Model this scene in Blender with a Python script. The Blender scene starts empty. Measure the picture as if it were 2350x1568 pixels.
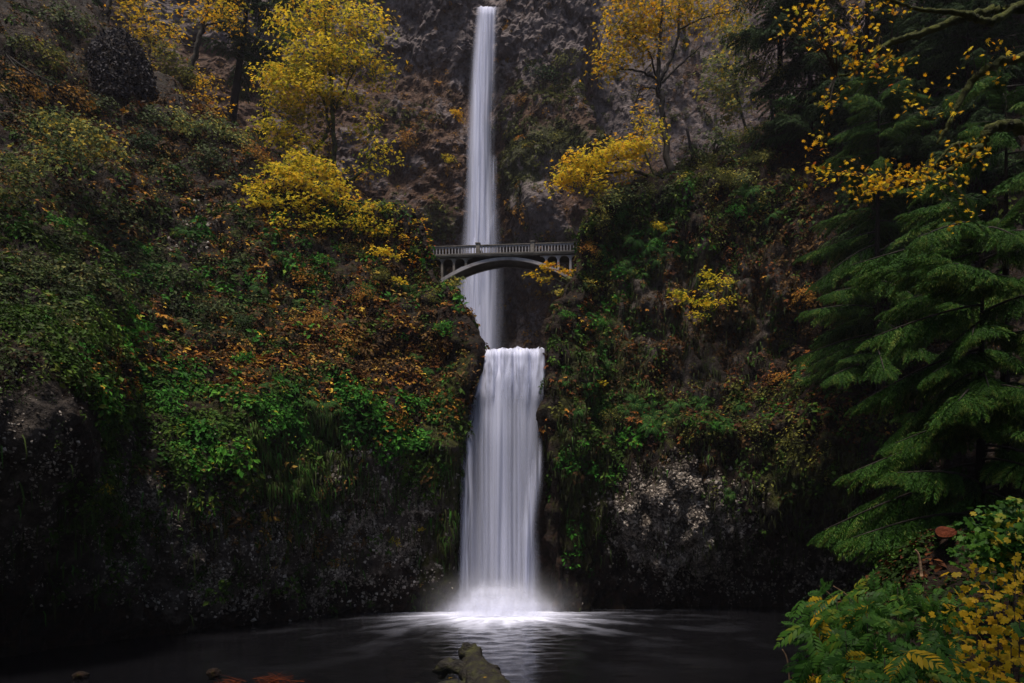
import bpy, math, random
import numpy as np
from mathutils import Vector, Matrix
from mathutils.bvhtree import BVHTree

# ------------------------------------------------------------------ camera, sky, sun, exposure
SC = bpy.context.scene
COL = SC.collection
F = 24.0 / 36.0 * 2350.0            # survey scale: pixels of a 2350 wide survey of the place per unit of slope
HX, HY, CAMZ = 1175.0, 1250.0, 5.5
cam_d = bpy.data.cameras.new('camera'); cam = bpy.data.objects.new('camera', cam_d); COL.objects.link(cam)
cam.location = (0, 0, CAMZ); cam.rotation_euler = (math.radians(90), 0, 0)
cam_d.lens = 24.0; cam_d.sensor_width = 36.0; cam_d.shift_y = (HY - 784.0) / 2350.0
cam_d.clip_start = 0.1; cam_d.clip_end = 2000
SC.camera = cam

SUN_EL, SUN_AZ = math.radians(74), math.radians(205)     # azimuth clockwise from +Y: behind the viewer, slightly left
W = bpy.data.worlds.new('World'); SC.world = W; W.use_nodes = True
wn = W.node_tree; bg = wn.nodes['Background']
sky = wn.nodes.new('ShaderNodeTexSky'); sky.sky_type = 'NISHITA'; sky.sun_disc = False
sky.sun_elevation = SUN_EL; sky.sun_rotation = SUN_AZ
sky.air_density = 1.0; sky.dust_density = 2.0; sky.ozone_density = 1.2
wn.links.new(sky.outputs[0], bg.inputs[0]); bg.inputs[1].default_value = 0.05
sun_d = bpy.data.lights.new('sun', 'SUN'); sun_d.energy = 2.7; sun_d.angle = math.radians(12); sun_d.color = (1.0, 0.90, 0.78)
sun = bpy.data.objects.new('sun', sun_d); COL.objects.link(sun)
sd = Vector((math.sin(SUN_AZ) * math.cos(SUN_EL), math.cos(SUN_AZ) * math.cos(SUN_EL), math.sin(SUN_EL)))
sun.rotation_euler = (-sd).to_track_quat('-Z', 'Y').to_euler(); sun.location = (0, -20, 150)
SC.view_settings.view_transform = 'Standard'; SC.view_settings.look = 'None'
SC.view_settings.exposure = 0.88; SC.view_settings.gamma = 1.0; SC.view_settings.use_curve_mapping = False
SC.cycles.max_bounces = 4; SC.cycles.diffuse_bounces = 1; SC.cycles.glossy_bounces = 2
SC.cycles.transmission_bounces = 3; SC.cycles.transparent_max_bounces = 24; SC.cycles.volume_bounces = 1
SC.cycles.use_denoising = True

def at(px, py, Y):                  # survey point at distance Y -> world
    return np.array([(px - HX) * Y / F, Y, CAMZ + (HY - py) * Y / F])
def proj(v):                        # world -> survey coordinates (used to say where on a bank something grows)
    v = np.asarray(v); return HX + v[..., 0] / v[..., 1] * F, HY - (v[..., 2] - CAMZ) / v[..., 1] * F

# ------------------------------------------------------------------ numpy noise
_rs = np.random.RandomState(5)
PERM = np.concatenate([_rs.permutation(256)] * 3).astype(np.int64)
GRAD = _rs.normal(size=(256, 3)); GRAD /= np.linalg.norm(GRAD, axis=1)[:, None]
def noise3(p):
    p = np.asarray(p, float); i = np.floor(p).astype(np.int64); f = p - i; i &= 255
    u = f * f * f * (f * (f * 6 - 15) + 10); out = 0
    for dx in (0, 1):
        for dy in (0, 1):
            for dz in (0, 1):
                h = PERM[PERM[PERM[(i[..., 0] + dx) & 255] + ((i[..., 1] + dy) & 255)] + ((i[..., 2] + dz) & 255)]
                g = GRAD[h]; d = (g * (f - np.array([dx, dy, dz]))).sum(-1)
                out = out + d * np.where(dx, u[..., 0], 1 - u[..., 0]) * np.where(dy, u[..., 1], 1 - u[..., 1]) * np.where(dz, u[..., 2], 1 - u[..., 2])
    return out * 1.6
def fbm(p, oct=4, lac=2.1, gain=0.5):
    s = 0; a = 1.0; q = np.asarray(p, float)
    for k in range(oct):
        s = s + a * noise3(q + k * 17.3); q = q * lac; a *= gain
    return s
def worley(p):                      # distance to nearest and second nearest feature point, and a cell random
    p = np.asarray(p, float); i = np.floor(p).astype(np.int64)
    d1 = np.full(p.shape[:-1], 9.0); d2 = d1.copy(); cid = np.zeros(p.shape[:-1])
    for dx in (-1, 0, 1):
        for dy in (-1, 0, 1):
            for dz in (-1, 0, 1):
                c = i + np.array([dx, dy, dz]); cc = c & 255
                h = PERM[PERM[PERM[cc[..., 0]] + cc[..., 1]] + cc[..., 2]]
                o = np.stack([PERM[h + 1], PERM[h + 2], PERM[h + 3]], -1) / 256.0
                d = np.linalg.norm(c + o - p, axis=-1)
                near = d < d1
                d2 = np.where(near, d1, np.minimum(d2, d)); cid = np.where(near, h / 256.0, cid); d1 = np.where(near, d, d1)
    return d1, d2, cid
def sstep(a, b, x): t = np.clip((x - a) / (b - a), 0, 1); return t * t * (3 - 2 * t)
def nrm(v): return v / np.maximum(np.linalg.norm(v, axis=-1, keepdims=True), 1e-9)

# ------------------------------------------------------------------ mesh helpers
def raw_mesh(name, V, Fs, attrs=None, mat=None, smooth=True):
    """V (n,3); Fs list of int arrays (m,k); attrs name -> per-vertex floats"""
    me = bpy.data.meshes.new(name); V = np.asarray(V, np.float32)
    if not isinstance(Fs, (list, tuple)): Fs = [Fs]
    Fs = [np.asarray(f, np.int32) for f in Fs if len(f)]
    loops = np.concatenate([f.ravel() for f in Fs]); sizes = np.concatenate([np.full(len(f), f.shape[1], np.int32) for f in Fs])
    me.vertices.add(len(V)); me.vertices.foreach_set('co', V.ravel())
    me.loops.add(len(loops)); me.loops.foreach_set('vertex_index', loops)
    st = np.concatenate([[0], np.cumsum(sizes)[:-1]]).astype(np.int32)
    me.polygons.add(len(sizes)); me.polygons.foreach_set('loop_start', st); me.polygons.foreach_set('loop_total', sizes)
    me.polygons.foreach_set('use_smooth', np.full(len(sizes), smooth, bool))
    me.update(calc_edges=True)
    for k, a in (attrs or {}).items():
        at_ = me.attributes.new(k, 'FLOAT', 'POINT'); at_.data.foreach_set('value', np.asarray(a, np.float32))
    if mat: me.materials.append(mat)
    return me
def link(name, me, parent=None, loc=None, rot=None, scale=None):
    o = bpy.data.objects.new(name, me); COL.objects.link(o)
    if parent is not None: o.parent = parent
    if loc is not None: o.location = tuple(float(c) for c in loc)
    if rot is not None: o.rotation_euler = tuple(float(c) for c in rot)
    if scale is not None: o.scale = (scale,) * 3 if np.isscalar(scale) else tuple(scale)
    return o
def tag(o, label=None, cat=None, group=None, kind=None):
    if label: o['label'] = label
    if cat: o['category'] = cat
    if group: o['group'] = group
    if kind: o['kind'] = kind
    return o
class MB:                            # gathers pieces into one mesh
    def __init__(s): s.V = []; s.Q = []; s.T = []; s.A = []; s.n = 0
    def add(s, V, Fs, a=0.0):
        V = np.asarray(V, float).reshape(-1, 3); Fs = np.asarray(Fs, int)
        (s.Q if Fs.shape[1] == 4 else s.T).append(Fs + s.n); s.V.append(V)
        s.A.append(np.full(len(V), a) if np.isscalar(a) else np.asarray(a)); s.n += len(V); return s
    def box(s, c, d, a=0.0, bev=0.0):
        c = np.asarray(c, float); h = np.asarray(d, float) / 2
        V = np.array([[x, y, z] for z in (-1, 1) for y in (-1, 1) for x in (-1, 1)]) * h + c
        return s.add(V, [[0, 2, 3, 1], [4, 5, 7, 6], [0, 1, 5, 4], [2, 6, 7, 3], [0, 4, 6, 2], [1, 3, 7, 5]], a)
    def tube(s, pts, r, n=6, a=0.0, cap=True):
        pts = np.asarray(pts, float); r = np.broadcast_to(np.asarray(r, float), (len(pts),))
        t = np.gradient(pts, axis=0); t = nrm(t); ref = np.array([0.31, 0.2, 0.93]) if abs(t[0, 2]) < 0.9 else np.array([1.0, 0, 0])
        u = nrm(np.cross(t, ref)); v = np.cross(t, u); an = np.arange(n) * 2 * math.pi / n
        V = pts[:, None] + r[:, None, None] * (np.cos(an)[None, :, None] * u[:, None] + np.sin(an)[None, :, None] * v[:, None])
        k = np.arange(len(pts) - 1)[:, None] * n; j = np.arange(n)[None]; j2 = (j + 1) % n
        Q = np.stack([k + j, k + j2, k + n + j2, k + n + j], -1).reshape(-1, 4)
        s.add(V.reshape(-1, 3), Q, a)
        if cap:
            m = (len(pts) - 1) * n; base = s.n - len(pts) * n
            for st, c0 in ((0, pts[0]), (m, pts[-1])):
                s.V.append(c0[None]); s.A.append(np.full(1, np.mean(a))); idx = s.n; s.n += 1
                s.T.append(np.array([[base + st + q, base + st + (q + 1) % n, idx] for q in range(n)]))
        return s
    def mesh(s, name, mat=None, smooth=True, attr='tint'):
        V = np.concatenate(s.V); Fs = []
        if s.Q: Fs.append(np.concatenate(s.Q))
        if s.T: Fs.append(np.concatenate(s.T))
        return raw_mesh(name, V, Fs, {attr: np.concatenate(s.A)}, mat, smooth)
    def obj(s, name, mat=None, parent=None, smooth=True, **k): return link(name, s.mesh(name, mat, smooth), parent, **k)

# ------------------------------------------------------------------ materials
def mat_new(name):
    m = bpy.data.materials.new(name); m.use_nodes = True; nt = m.node_tree
    for n in list(nt.nodes): nt.nodes.remove(n)
    out = nt.nodes.new('ShaderNodeOutputMaterial'); return m, nt, out
def N(nt, t, **kw):
    n = nt.nodes.new(t)
    for k, v in kw.items():
        if k.startswith('i_'):
            key = k[2:]; n.inputs[int(key) if key.isdigit() else key.replace('_', ' ')].default_value = v
        else: setattr(n, k, v)
    return n
def ramp(nt, stops, interp='LINEAR'):
    r = nt.nodes.new('ShaderNodeValToRGB'); e = r.color_ramp.elements; r.color_ramp.interpolation = interp
    while len(e) < len(stops): e.new(0.5)
    for q, (p, c) in zip(e, stops): q.position = p; q.color = (*c, 1) if len(c) == 3 else c
    return r
def L(nt, a, b): nt.links.new(a, b)
def leaf_mat(name, stops, trans=0.25, rough=0.6, spec=0.06):
    m, nt, out = mat_new(name)
    a = N(nt, 'ShaderNodeAttribute', attribute_name='tint'); r = ramp(nt, stops); L(nt, a.outputs['Fac'], r.inputs[0])
    p = N(nt, 'ShaderNodeBsdfPrincipled', i_Roughness=rough); p.inputs['Specular IOR Level'].default_value = spec
    t = N(nt, 'ShaderNodeBsdfTranslucent'); mx = N(nt, 'ShaderNodeMixShader'); mx.inputs[0].default_value = trans
    L(nt, r.outputs[0], p.inputs['Base Color']); L(nt, r.outputs[0], t.inputs[0])
    L(nt, p.outputs[0], mx.inputs[1]); L(nt, t.outputs[0], mx.inputs[2]); L(nt, mx.outputs[0], out.inputs[0]); return m
def rough_mat(name, stops, scale=2.0, rough=0.8, bump=0.4, bscale=8.0, det=6.0, spec=0.3, extra=None, stretch=(1, 1, 1)):
    m, nt, out = mat_new(name)
    tc = N(nt, 'ShaderNodeTexCoord'); mp = N(nt, 'ShaderNodeMapping'); mp.inputs['Scale'].default_value = stretch
    L(nt, tc.outputs['Object'], mp.inputs[0])
    n1 = N(nt, 'ShaderNodeTexNoise', i_Scale=scale, i_Detail=det, i_Roughness=0.62); L(nt, mp.outputs[0], n1.inputs['Vector'])
    r = ramp(nt, stops); L(nt, n1.outputs[0], r.inputs[0])
    n2 = N(nt, 'ShaderNodeTexNoise', i_Scale=bscale, i_Detail=5.0, i_Roughness=0.65); L(nt, mp.outputs[0], n2.inputs['Vector'])
    b = N(nt, 'ShaderNodeBump', i_Strength=bump, i_Distance=0.1); L(nt, n2.outputs[0], b.inputs['Height'])
    p = N(nt, 'ShaderNodeBsdfPrincipled', i_Roughness=rough); p.inputs['Specular IOR Level'].default_value = spec
    L(nt, r.outputs[0], p.inputs['Base Color']); L(nt, b.outputs[0], p.inputs['Normal']); L(nt, p.outputs[0], out.inputs[0])
    return m
M = {}
M['maple'] = leaf_mat('maple_yellow', [(0, (.09, .13, .012)), (.22, (.24, .25, .02)), (.45, (.60, .48, .028)), (.75, (.85, .60, .04)), (1, (.70, .36, .02))], .5)
M['maple_o'] = leaf_mat('maple_orange', [(0, (.14, .13, .02)), (.25, (.48, .34, .02)), (.55, (.74, .42, .015)), (.85, (.70, .29, .012)), (1, (.38, .09, .01))], .5)
M['rust'] = leaf_mat('rust_leaves', [(0, (.10, .06, .02)), (.4, (.22, .11, .02)), (.75, (.40, .20, .03)), (1, (.45, .13, .02))], .3)
M['green'] = leaf_mat('fresh_green', [(0, (.010, .035, .006)), (.4, (.025, .10, .012)), (.75, (.05, .19, .02)), (.92, (.10, .26, .03)), (1, (.35, .32, .03))], .2)
M['ivy'] = leaf_mat('ivy_green', [(0, (.012, .024, .005)), (.45, (.030, .066, .009)), (.8, (.062, .12, .014)), (1, (.13, .16, .025))], .15)
M['bramble'] = leaf_mat('bramble_green', [(0, (.014, .021, .008)), (.5, (.035, .052, .018)), (.85, (.080, .105, .034)), (1, (.18, .17, .05))], .15)
M['olive'] = leaf_mat('olive_leaves', [(0, (.030, .034, .012)), (.45, (.075, .085, .020)), (.8, (.17, .17, .035)), (1, (.36, .29, .04))], .25)
M['pale'] = leaf_mat('pale_shrub', [(0, (.03, .05, .02)), (.4, (.10, .14, .05)), (.75, (.24, .26, .08)), (1, (.52, .38, .05))], .3)
M['litter'] = leaf_mat('fallen_leaves', [(0, (.035, .014, .008)), (.35, (.085, .030, .012)), (.62, (.20, .07, .016)), (.85, (.42, .19, .025)), (1, (.62, .40, .05))], .1)
M['dry'] = leaf_mat('dry_brush', [(0, (.03, .017, .008)), (.5, (.10, .055, .020)), (.85, (.24, .13, .035)), (1, (.40, .25, .05))], .1)
M['grass'] = leaf_mat('hanging_grass', [(0, (.014, .016, .008)), (.35, (.035, .038, .012)), (.7, (.05, .085, .018)), (1, (.045, .15, .02))], .15)
M['fern'] = leaf_mat('fern_green', [(0, (.012, .03, .010)), (.4, (.03, .085, .02)), (.8, (.055, .15, .028)), (1, (.16, .20, .04))], .2)
M['conifer'] = leaf_mat('cedar_green', [(0, (.007, .018, .004)), (.4, (.019, .055, .008)), (.75, (.040, .105, .014)), (1, (.12, .16, .03))], .12)
M['fir'] = leaf_mat('fir_bluegreen', [(0, (.007, .016, .006)), (.5, (.019, .043, .013)), (1, (.050, .085, .025))], .1)
M['near_green'] = leaf_mat('near_green', [(0, (.014, .036, .006)), (.4, (.034, .10, .013)), (.75, (.070, .17, .020)), (1, (.28, .26, .025))], .25, .5, .15)
M['near_yellow'] = leaf_mat('near_yellow', [(0, (.08, .11, .01)), (.3, (.40, .30, .018)), (.6, (.74, .44, .018)), (1, (.66, .28, .014))], .35, .5, .15)
M['crimson'] = leaf_mat('crimson_twigs', [(0, (.025, .006, .004)), (.5, (.08, .018, .008)), (1, (.18, .045, .014))], .1)
M['bark'] = rough_mat('bark_dark', [(.3, (.010, .008, .007)), (.55, (.028, .022, .018)), (.75, (.06, .05, .04))], 3, .85, .8, 9, stretch=(1, 1, .3))
M['bark_moss'] = rough_mat('bark_mossy', [(.32, (.012, .010, .008)), (.47, (.028, .024, .014)), (.56, (.05, .06, .010)), (.75, (.10, .11, .015))], 2.2, .9, .9, 10)
M['moss'] = rough_mat('moss_thick', [(.3, (.018, .02, .006)), (.55, (.06, .07, .010)), (.8, (.13, .14, .02))], 3, .95, 1.0, 14)
M['bark_wet'] = rough_mat('bark_wet', [(.32, (.006, .005, .004)), (.48, (.014, .011, .008)), (.6, (.028, .028, .007)), (.78, (.06, .058, .012))], 2.6, .6, 1.0, 11)
M['bark_grey'] = rough_mat('bark_grey', [(.3, (.035, .028, .026)), (.6, (.085, .068, .062)), (.8, (.13, .11, .10))], 3, .85, .8, 9, stretch=(1, 1, .25))
M['twig'] = rough_mat('twig', [(.3, (.02, .015, .012)), (.7, (.06, .045, .035))], 3, .85, .3, 9)
M['stalk'] = rough_mat('dry_stalk', [(.3, (.16, .09, .05)), (.7, (.34, .22, .13))], 6, .8, .3, 12)
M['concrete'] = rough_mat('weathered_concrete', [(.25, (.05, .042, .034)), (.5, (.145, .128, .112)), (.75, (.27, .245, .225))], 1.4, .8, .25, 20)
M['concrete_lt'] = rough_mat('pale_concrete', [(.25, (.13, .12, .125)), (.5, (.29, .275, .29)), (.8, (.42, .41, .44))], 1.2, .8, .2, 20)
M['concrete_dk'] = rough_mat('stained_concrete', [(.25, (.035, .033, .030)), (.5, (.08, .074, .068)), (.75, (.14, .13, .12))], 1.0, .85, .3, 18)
M['pebble'] = leaf_mat('pebbles', [(0, (.034, .028, .024)), (.4, (.095, .080, .068)), (.75, (.23, .195, .165)), (1, (.42, .37, .32))], 0.0, .7)
M['wood_cut'] = rough_mat('cut_wood', [(.3, (.13, .028, .012)), (.6, (.26, .06, .022)), (.8, (.36, .11, .04))], 3, .7, .3, 16)
M['skin'] = rough_mat('skin', [(.3, (.42, .26, .19)), (.7, (.48, .31, .23))], 3, .6, .05, 10)
M['navy'] = rough_mat('navy_cloth', [(.3, (.012, .016, .06)), (.7, (.025, .03, .10))], 4, .9, .2, 30)
M['darkcloth'] = rough_mat('dark_cloth', [(.3, (.012, .010, .010)), (.7, (.03, .024, .022))], 4, .9, .2, 30)
M['white'] = rough_mat('white_shoe', [(.3, (.6, .6, .6)), (.7, (.75, .75, .75))], 4, .6, .1, 30)
M['hair'] = rough_mat('hair', [(.3, (.02, .012, .008)), (.7, (.05, .03, .02))], 9, .6, .4, 30)

def ground_mat(name, soil, moss, rock, rock_scale=0.9):
    """soil, moss and bare rock mixed by where each lies (attributes rock, moss)"""
    m, nt, out = mat_new(name)
    tc = N(nt, 'ShaderNodeTexCoord')
    def noi(s, d=3.0): n = N(nt, 'ShaderNodeTexNoise', i_Scale=s, i_Detail=d, i_Roughness=0.65); L(nt, tc.outputs['Object'], n.inputs['Vector']); return n
    rs = ramp(nt, soil); L(nt, noi(1.6).outputs[0], rs.inputs[0])
    rm = ramp(nt, moss); L(nt, noi(2.3).outputs[0], rm.inputs[0])
    rr = ramp(nt, rock); L(nt, noi(rock_scale, 6.0).outputs[0], rr.inputs[0])
    nz = noi(1.1, 4.0)
    def mask(attr, lo, hi):
        a = N(nt, 'ShaderNodeAttribute', attribute_name=attr)
        s = N(nt, 'ShaderNodeMath', operation='MULTIPLY_ADD'); L(nt, nz.outputs[0], s.inputs[0]); s.inputs[1].default_value = 1.6; L(nt, a.outputs['Fac'], s.inputs[2])
        mr = N(nt, 'ShaderNodeMapRange'); mr.inputs[1].default_value = lo; mr.inputs[2].default_value = hi; L(nt, s.outputs[0], mr.inputs[0]); return mr
    c1 = N(nt, 'ShaderNodeMixRGB'); L(nt, mask('moss', 1.15, 1.45).outputs[0], c1.inputs[0]); L(nt, rs.outputs[0], c1.inputs[1]); L(nt, rm.outputs[0], c1.inputs[2])
    c2 = N(nt, 'ShaderNodeMixRGB'); L(nt, mask('rock', 1.15, 1.4).outputs[0], c2.inputs[0]); L(nt, c1.outputs[0], c2.inputs[1]); L(nt, rr.outputs[0], c2.inputs[2])
    n3 = noi(4.0, 5.0)
    b = N(nt, 'ShaderNodeBump', i_Strength=1.0, i_Distance=0.35); L(nt, n3.outputs[0], b.inputs['Height'])
    wet = N(nt, 'ShaderNodeMapRange'); wet.inputs[1].default_value = .35; wet.inputs[2].default_value = .65; wet.inputs[3].default_value = .55; wet.inputs[4].default_value = .95; L(nt, nz.outputs[0], wet.inputs[0])
    p = N(nt, 'ShaderNodeBsdfPrincipled'); L(nt, wet.outputs[0], p.inputs['Roughness']); p.inputs['Specular IOR Level'].default_value = .15
    L(nt, c2.outputs[0], p.inputs['Base Color']); L(nt, b.outputs[0], p.inputs['Normal']); L(nt, p.outputs[0], out.inputs[0]); return m
SOIL = [(.3, (.006, .004, .003)), (.5, (.015, .009, .006)), (.62, (.028, .014, .008)), (.8, (.042, .024, .013))]
MOSS = [(.3, (.012, .013, .003)), (.55, (.034, .036, .006)), (.8, (.075, .078, .012))]
ROCK = [(.3, (.022, .017, .014)), (.5, (.060, .048, .040)), (.7, (.13, .107, .092)), (.85, (.20, .172, .15))]
M['bank'] = ground_mat('bank_ground', SOIL, MOSS, ROCK)
M['cliff'] = ground_mat('basalt_cliff', [(.3, (.030, .016, .011)), (.5, (.075, .040, .026)), (.65, (.12, .068, .042)), (.8, (.17, .10, .06))],
                        [(.3, (.018, .022, .007)), (.6, (.05, .055, .014)), (.8, (.10, .095, .022))],
                        [(.28, (.034, .027, .029)), (.45, (.105, .084, .085)), (.6, (.20, .162, .16)), (.8, (.31, .26, .255))], .7)

# ------------------------------------------------------------------ terrain
def catmull(P, n, axis):
    P = np.moveaxis(np.asarray(P, float), axis, 0); k = len(P)
    t = np.linspace(0, k - 1, n); i = np.minimum(t.astype(int), k - 2); f = (t - i)[(...,) + (None,) * (P.ndim - 1)]
    p0 = P[np.maximum(i - 1, 0)]; p1 = P[i]; p2 = P[i + 1]; p3 = P[np.minimum(i + 2, k - 1)]
    r = p1 + f * .5 * (p2 - p0) + f * f * (p0 - 2.5 * p1 + 2 * p2 - .5 * p3) + f ** 3 * (1.5 * (p1 - p2) + .5 * (p3 - p0))
    return np.moveaxis(r, 0, axis)
class Surf:                          # a grid surface: G (nu,nv,3), Nn normals
    def __init__(s, G, flip=False):
        s.flip = flip; s.G = G; s.renormal()
    def renormal(s):
        du = np.gradient(s.G, axis=0); dv = np.gradient(s.G, axis=1); n = nrm(np.cross(du, dv)); s.Nn = -n if s.flip else n
    def faces(s):
        nu, nv = s.G.shape[:2]; i = np.arange(nu - 1)[:, None] * nv; j = np.arange(nv - 1)[None]
        a = i + j; q = np.stack([a, a + nv, a + nv + 1, a + 1], -1).reshape(-1, 4); return q[:, ::-1] if s.flip else q
    def cells(s):
        G = s.G; a, b, c, d = G[:-1, :-1], G[1:, :-1], G[1:, 1:], G[:-1, 1:]
        ar = .5 * np.linalg.norm(np.cross(c - a, d - b), axis=-1); return (a + b + c + d) / 4, ar
    def scatter(s, n, dens, rng):
        C, ar = s.cells(); w = np.maximum(dens(C), 0) * ar; w = w.ravel(); cs = np.cumsum(w)
        if cs[-1] <= 0: return np.zeros((0, 3)), np.zeros((0, 3))
        k = np.minimum(np.searchsorted(cs, rng.rand(n) * cs[-1]), len(w) - 1); nv = s.G.shape[1] - 1; i, j = k // nv, k % nv
        u, v = rng.rand(n, 1), rng.rand(n, 1); G = s.G
        P = (1 - u) * (1 - v) * G[i, j] + u * (1 - v) * G[i + 1, j] + u * v * G[i + 1, j + 1] + (1 - u) * v * G[i, j + 1]
        return P, s.Nn[i, j]
def loft(st, nu, nv, flip): return Surf(catmull(catmull(np.array(st), nu, 0), nv, 1), flip)

def wl(px, Y): return (px, HY + CAMZ * F / Y, Y)       # a point of the waterline
def stn(rows, tail):                 # survey rows for the visible face, world rows for the ground behind the crest
    v = [at(*r) for r in rows]; b = v[0].copy(); b[2] = -2.2; b[1] += .6
    return [b] + v + [np.array(t, float) for t in tail]
LEFT = [
 [np.array([-9 - .25 * k, 88, z]) for k, z in enumerate((-2.2, 0, 7, 13, 18, 21.5, 25, 29, 31, 33))] + [np.array([-16., 92, 32]), np.array([-18., 104, 24])],
 stn([wl(1048,57.8),(1047,1230,57),(1050,1080,56.6),(1062,950,57),(1102,850,57.6),(1098,780,58.8),(1062,705,60),(1000,634,61.4),(960,545,62.6)], [(-12,72,34),(-15,90,25)]),
 stn([wl(955,57),(950,1250,56.0),(945,1095,53.8),(950,960,54),(970,870,56),(960,780,57.5),(945,690,59),(930,600,60.5),(930,505,62.5)], [(-18,72,36),(-19,90,26)]),
 stn([wl(760,53.4),(750,1270,50.6),(740,1130,48.8),(750,960,49.5),(770,870,52),(770,770,55),(760,660,58),(750,550,60.5),(775,440,64)], [(-22,76,41),(-23,93,30)]),
 stn([wl(560,46.8),(550,1280,44.4),(545,1030,42.4),(540,960,44),(560,880,47),(570,760,51.5),(570,620,56),(585,470,60.5),(620,345,66)], [(-29,79,47),(-31,96,38)]),
 stn([wl(350,41.4),(340,1300,39.4),(330,1100,38),(330,930,40),(340,830,43.5),(360,700,48.5),(380,540,54),(420,380,60),(500,275,67)], [(-38,81,54),(-41,100,47)]),
 stn([wl(180,36.4),(180,1300,34.6),(215,1050,31),(222,900,31.5),(195,780,33),(150,690,37),(180,520,48),(250,330,57),(370,190,67)], [(-48,84,64),(-52,103,58)]),
 stn([wl(-20,32.6),(-20,1300,30.6),(-10,1050,27.5),(0,880,28),(0,750,30),(-10,640,35),(10,480,44),(60,280,54),(190,70,66)], [(-56,84,76),(-60,105,72)]),
 stn([wl(-250,32),(-250,1300,30),(-250,1050,25),(-250,850,26),(-250,700,28),(-260,560,32),(-250,380,40),(-220,120,50),(-120,-130,62)], [(-68,82,86),(-74,105,84)]),
 stn([wl(-700,28),(-700,1300,26),(-700,1000,22),(-700,800,23),(-700,620,25),(-700,450,29),(-700,250,36),(-700,-50,46),(-650,-300,58)], [(-88,82,98),(-95,105,98)]),
]
RIGHT = [
 [np.array([10 + .3 * k, 88, z]) for k, z in enumerate((-2.2, 0, 7, 13, 18, 21.5, 25, 29, 31, 33))] + [np.array([18., 92, 34]), np.array([20., 104, 28])],
 stn([wl(1262,57.8),(1262,1230,57.2),(1262,1050,57),(1258,920,57.3),(1256,800,58),(1258,745,59),(1278,690,60),(1320,632,61.0),(1349,545,61.8)], [(14,72,35),(16,90,27)]),
 stn([wl(1400,59),(1400,1300,57.8),(1390,1080,56.3),(1390,960,57),(1385,900,58.5),(1390,800,59.3),(1395,690,60),(1400,560,60.8),(1425,440,62.5)], [(17,74,41),(19,92,33)]),
 stn([wl(1560,60),(1560,1320,58.0),(1555,1190,55.4),(1555,1000,55),(1550,910,57.5),(1560,780,59),(1560,640,60),(1560,500,61),(1560,392,63)], [(21,76,45),(22,94,38)]),
 stn([wl(1720,60),(1720,1330,59.4),(1720,1180,54),(1720,1000,53.5),(1720,930,56),(1720,790,58.5),(1720,640,59.5),(1730,480,60.5),(1750,320,64)], [(29,78,52),(30,97,46)]),
 stn([wl(1900,59),(1900,1320,58),(1900,1150,52),(1900,970,51),(1900,880,53),(1900,760,56),(1900,580,57),(1920,400,58.5),(1950,170,64)], [(40,80,64),(42,100,60)]),
 stn([wl(2150,55),(2150,1320,54),(2150,1150,48),(2150,950,46),(2150,820,47),(2150,650,50),(2150,450,52),(2160,200,55),(2200,-100,62)], [(54,82,82),(56,102,80)]),
 stn([wl(2450,48),(2450,1320,45),(2450,1150,41),(2450,950,39),(2450,780,40),(2450,580,43),(2450,350,46),(2450,50,50),(2480,-300,58)], [(66,82,98),(68,102,96)]),
 stn([wl(2950,40),(2950,1320,37),(2950,1150,34),(2950,950,32),(2950,750,34),(2950,500,37),(2950,200,40),(2950,-100,46),(2950,-420,56)], [(84,84,108),(88,104,108)]),
]
def blob(px, py, cx, cy, rx, ry): return np.exp(-(((px - cx) / rx) ** 2 + ((py - cy) / ry) ** 2) ** 1.5)
def bank(name, st, nu, nv, flip, rocks, mosses, seed, vert=.5):
    s = loft(st, nu, nv, flip); G = s.G
    px, py = proj(G)
    n1 = fbm(G * .13 + seed, 4); n2 = fbm(G * .55 + 7 + seed, 4); w1, w2, cid = worley(G * np.array([.55, .55, .35]) + seed)
    rk = sum(a * blob(px, py, *b) for a, b in rocks); ms = sum(a * blob(px, py, *b) for a, b in mosses)
    rk = rk * .9 + .15 * n2; ms = ms * .8 + .2 * n1
    amp = sstep(1.0, 8.0, G[..., 1] - 50.0 + 20) * .5 + .5
    fade = sstep(-.02, .19, np.linspace(0, 1, nu))[:, None]
    G += s.Nn * ((1.0 * n1 + .40 * n2 + (.55 + .5 * np.clip(rk, 0, 1)) * (w2 - w1 - .3) + .4 * (cid - .5) + vert * sstep(.55, .1, s.Nn[..., 2]) * fbm(G * np.array([.75, .75, .13]) + 60, 3)) * fade * amp)[..., None]
    s.renormal()
    slope = s.Nn[..., 2]
    at_ = {'rock': (rk + .25 * sstep(.35, -.1, slope) + .15 * (cid - .5)).ravel(), 'moss': (ms + .25 * sstep(.2, .7, slope)).ravel()}
    o = link(name, raw_mesh(name, G.reshape(-1, 3), s.faces(), at_, M['bank'])); tag(o, kind='structure'); return s, o
SL, oL = bank('bank_left', LEFT, 330, 330, True,
    [(1, (880,1190,130,130)), (1, (400,1150,130,110)), (1, (75,960,110,90)), (.8, (450,520,40,50)), (.8, (340,1300,200,90)), (.5, (60,1200,120,120)), (.5, (620,1260,200,110))],
    [(1, (640,1050,300,140)), (1, (1010,1150,60,260)), (.8, (200,780,120,120)), (.6, (1050,900,50,160)), (.6, (560,700,300,200)), (.6, (180,1120,100,120))], 3)
SR, oR = bank('bank_right', RIGHT, 330, 330, False,
    [(1.3, (1560,1190,130,115)), (.9, (1480,700,60,140)), (.8, (1600,680,90,110)), (.7, (1620,850,90,70)), (.6, (1760,700,70,120)), (.4, (1900,1300,200,60))],
    [(1, (1340,1050,75,300)), (.8, (1450,600,100,150)), (.8, (1850,1100,160,120)), (.7, (1540,980,200,60)), (.6, (1420,850,90,160))], 11, 1.15)
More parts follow.
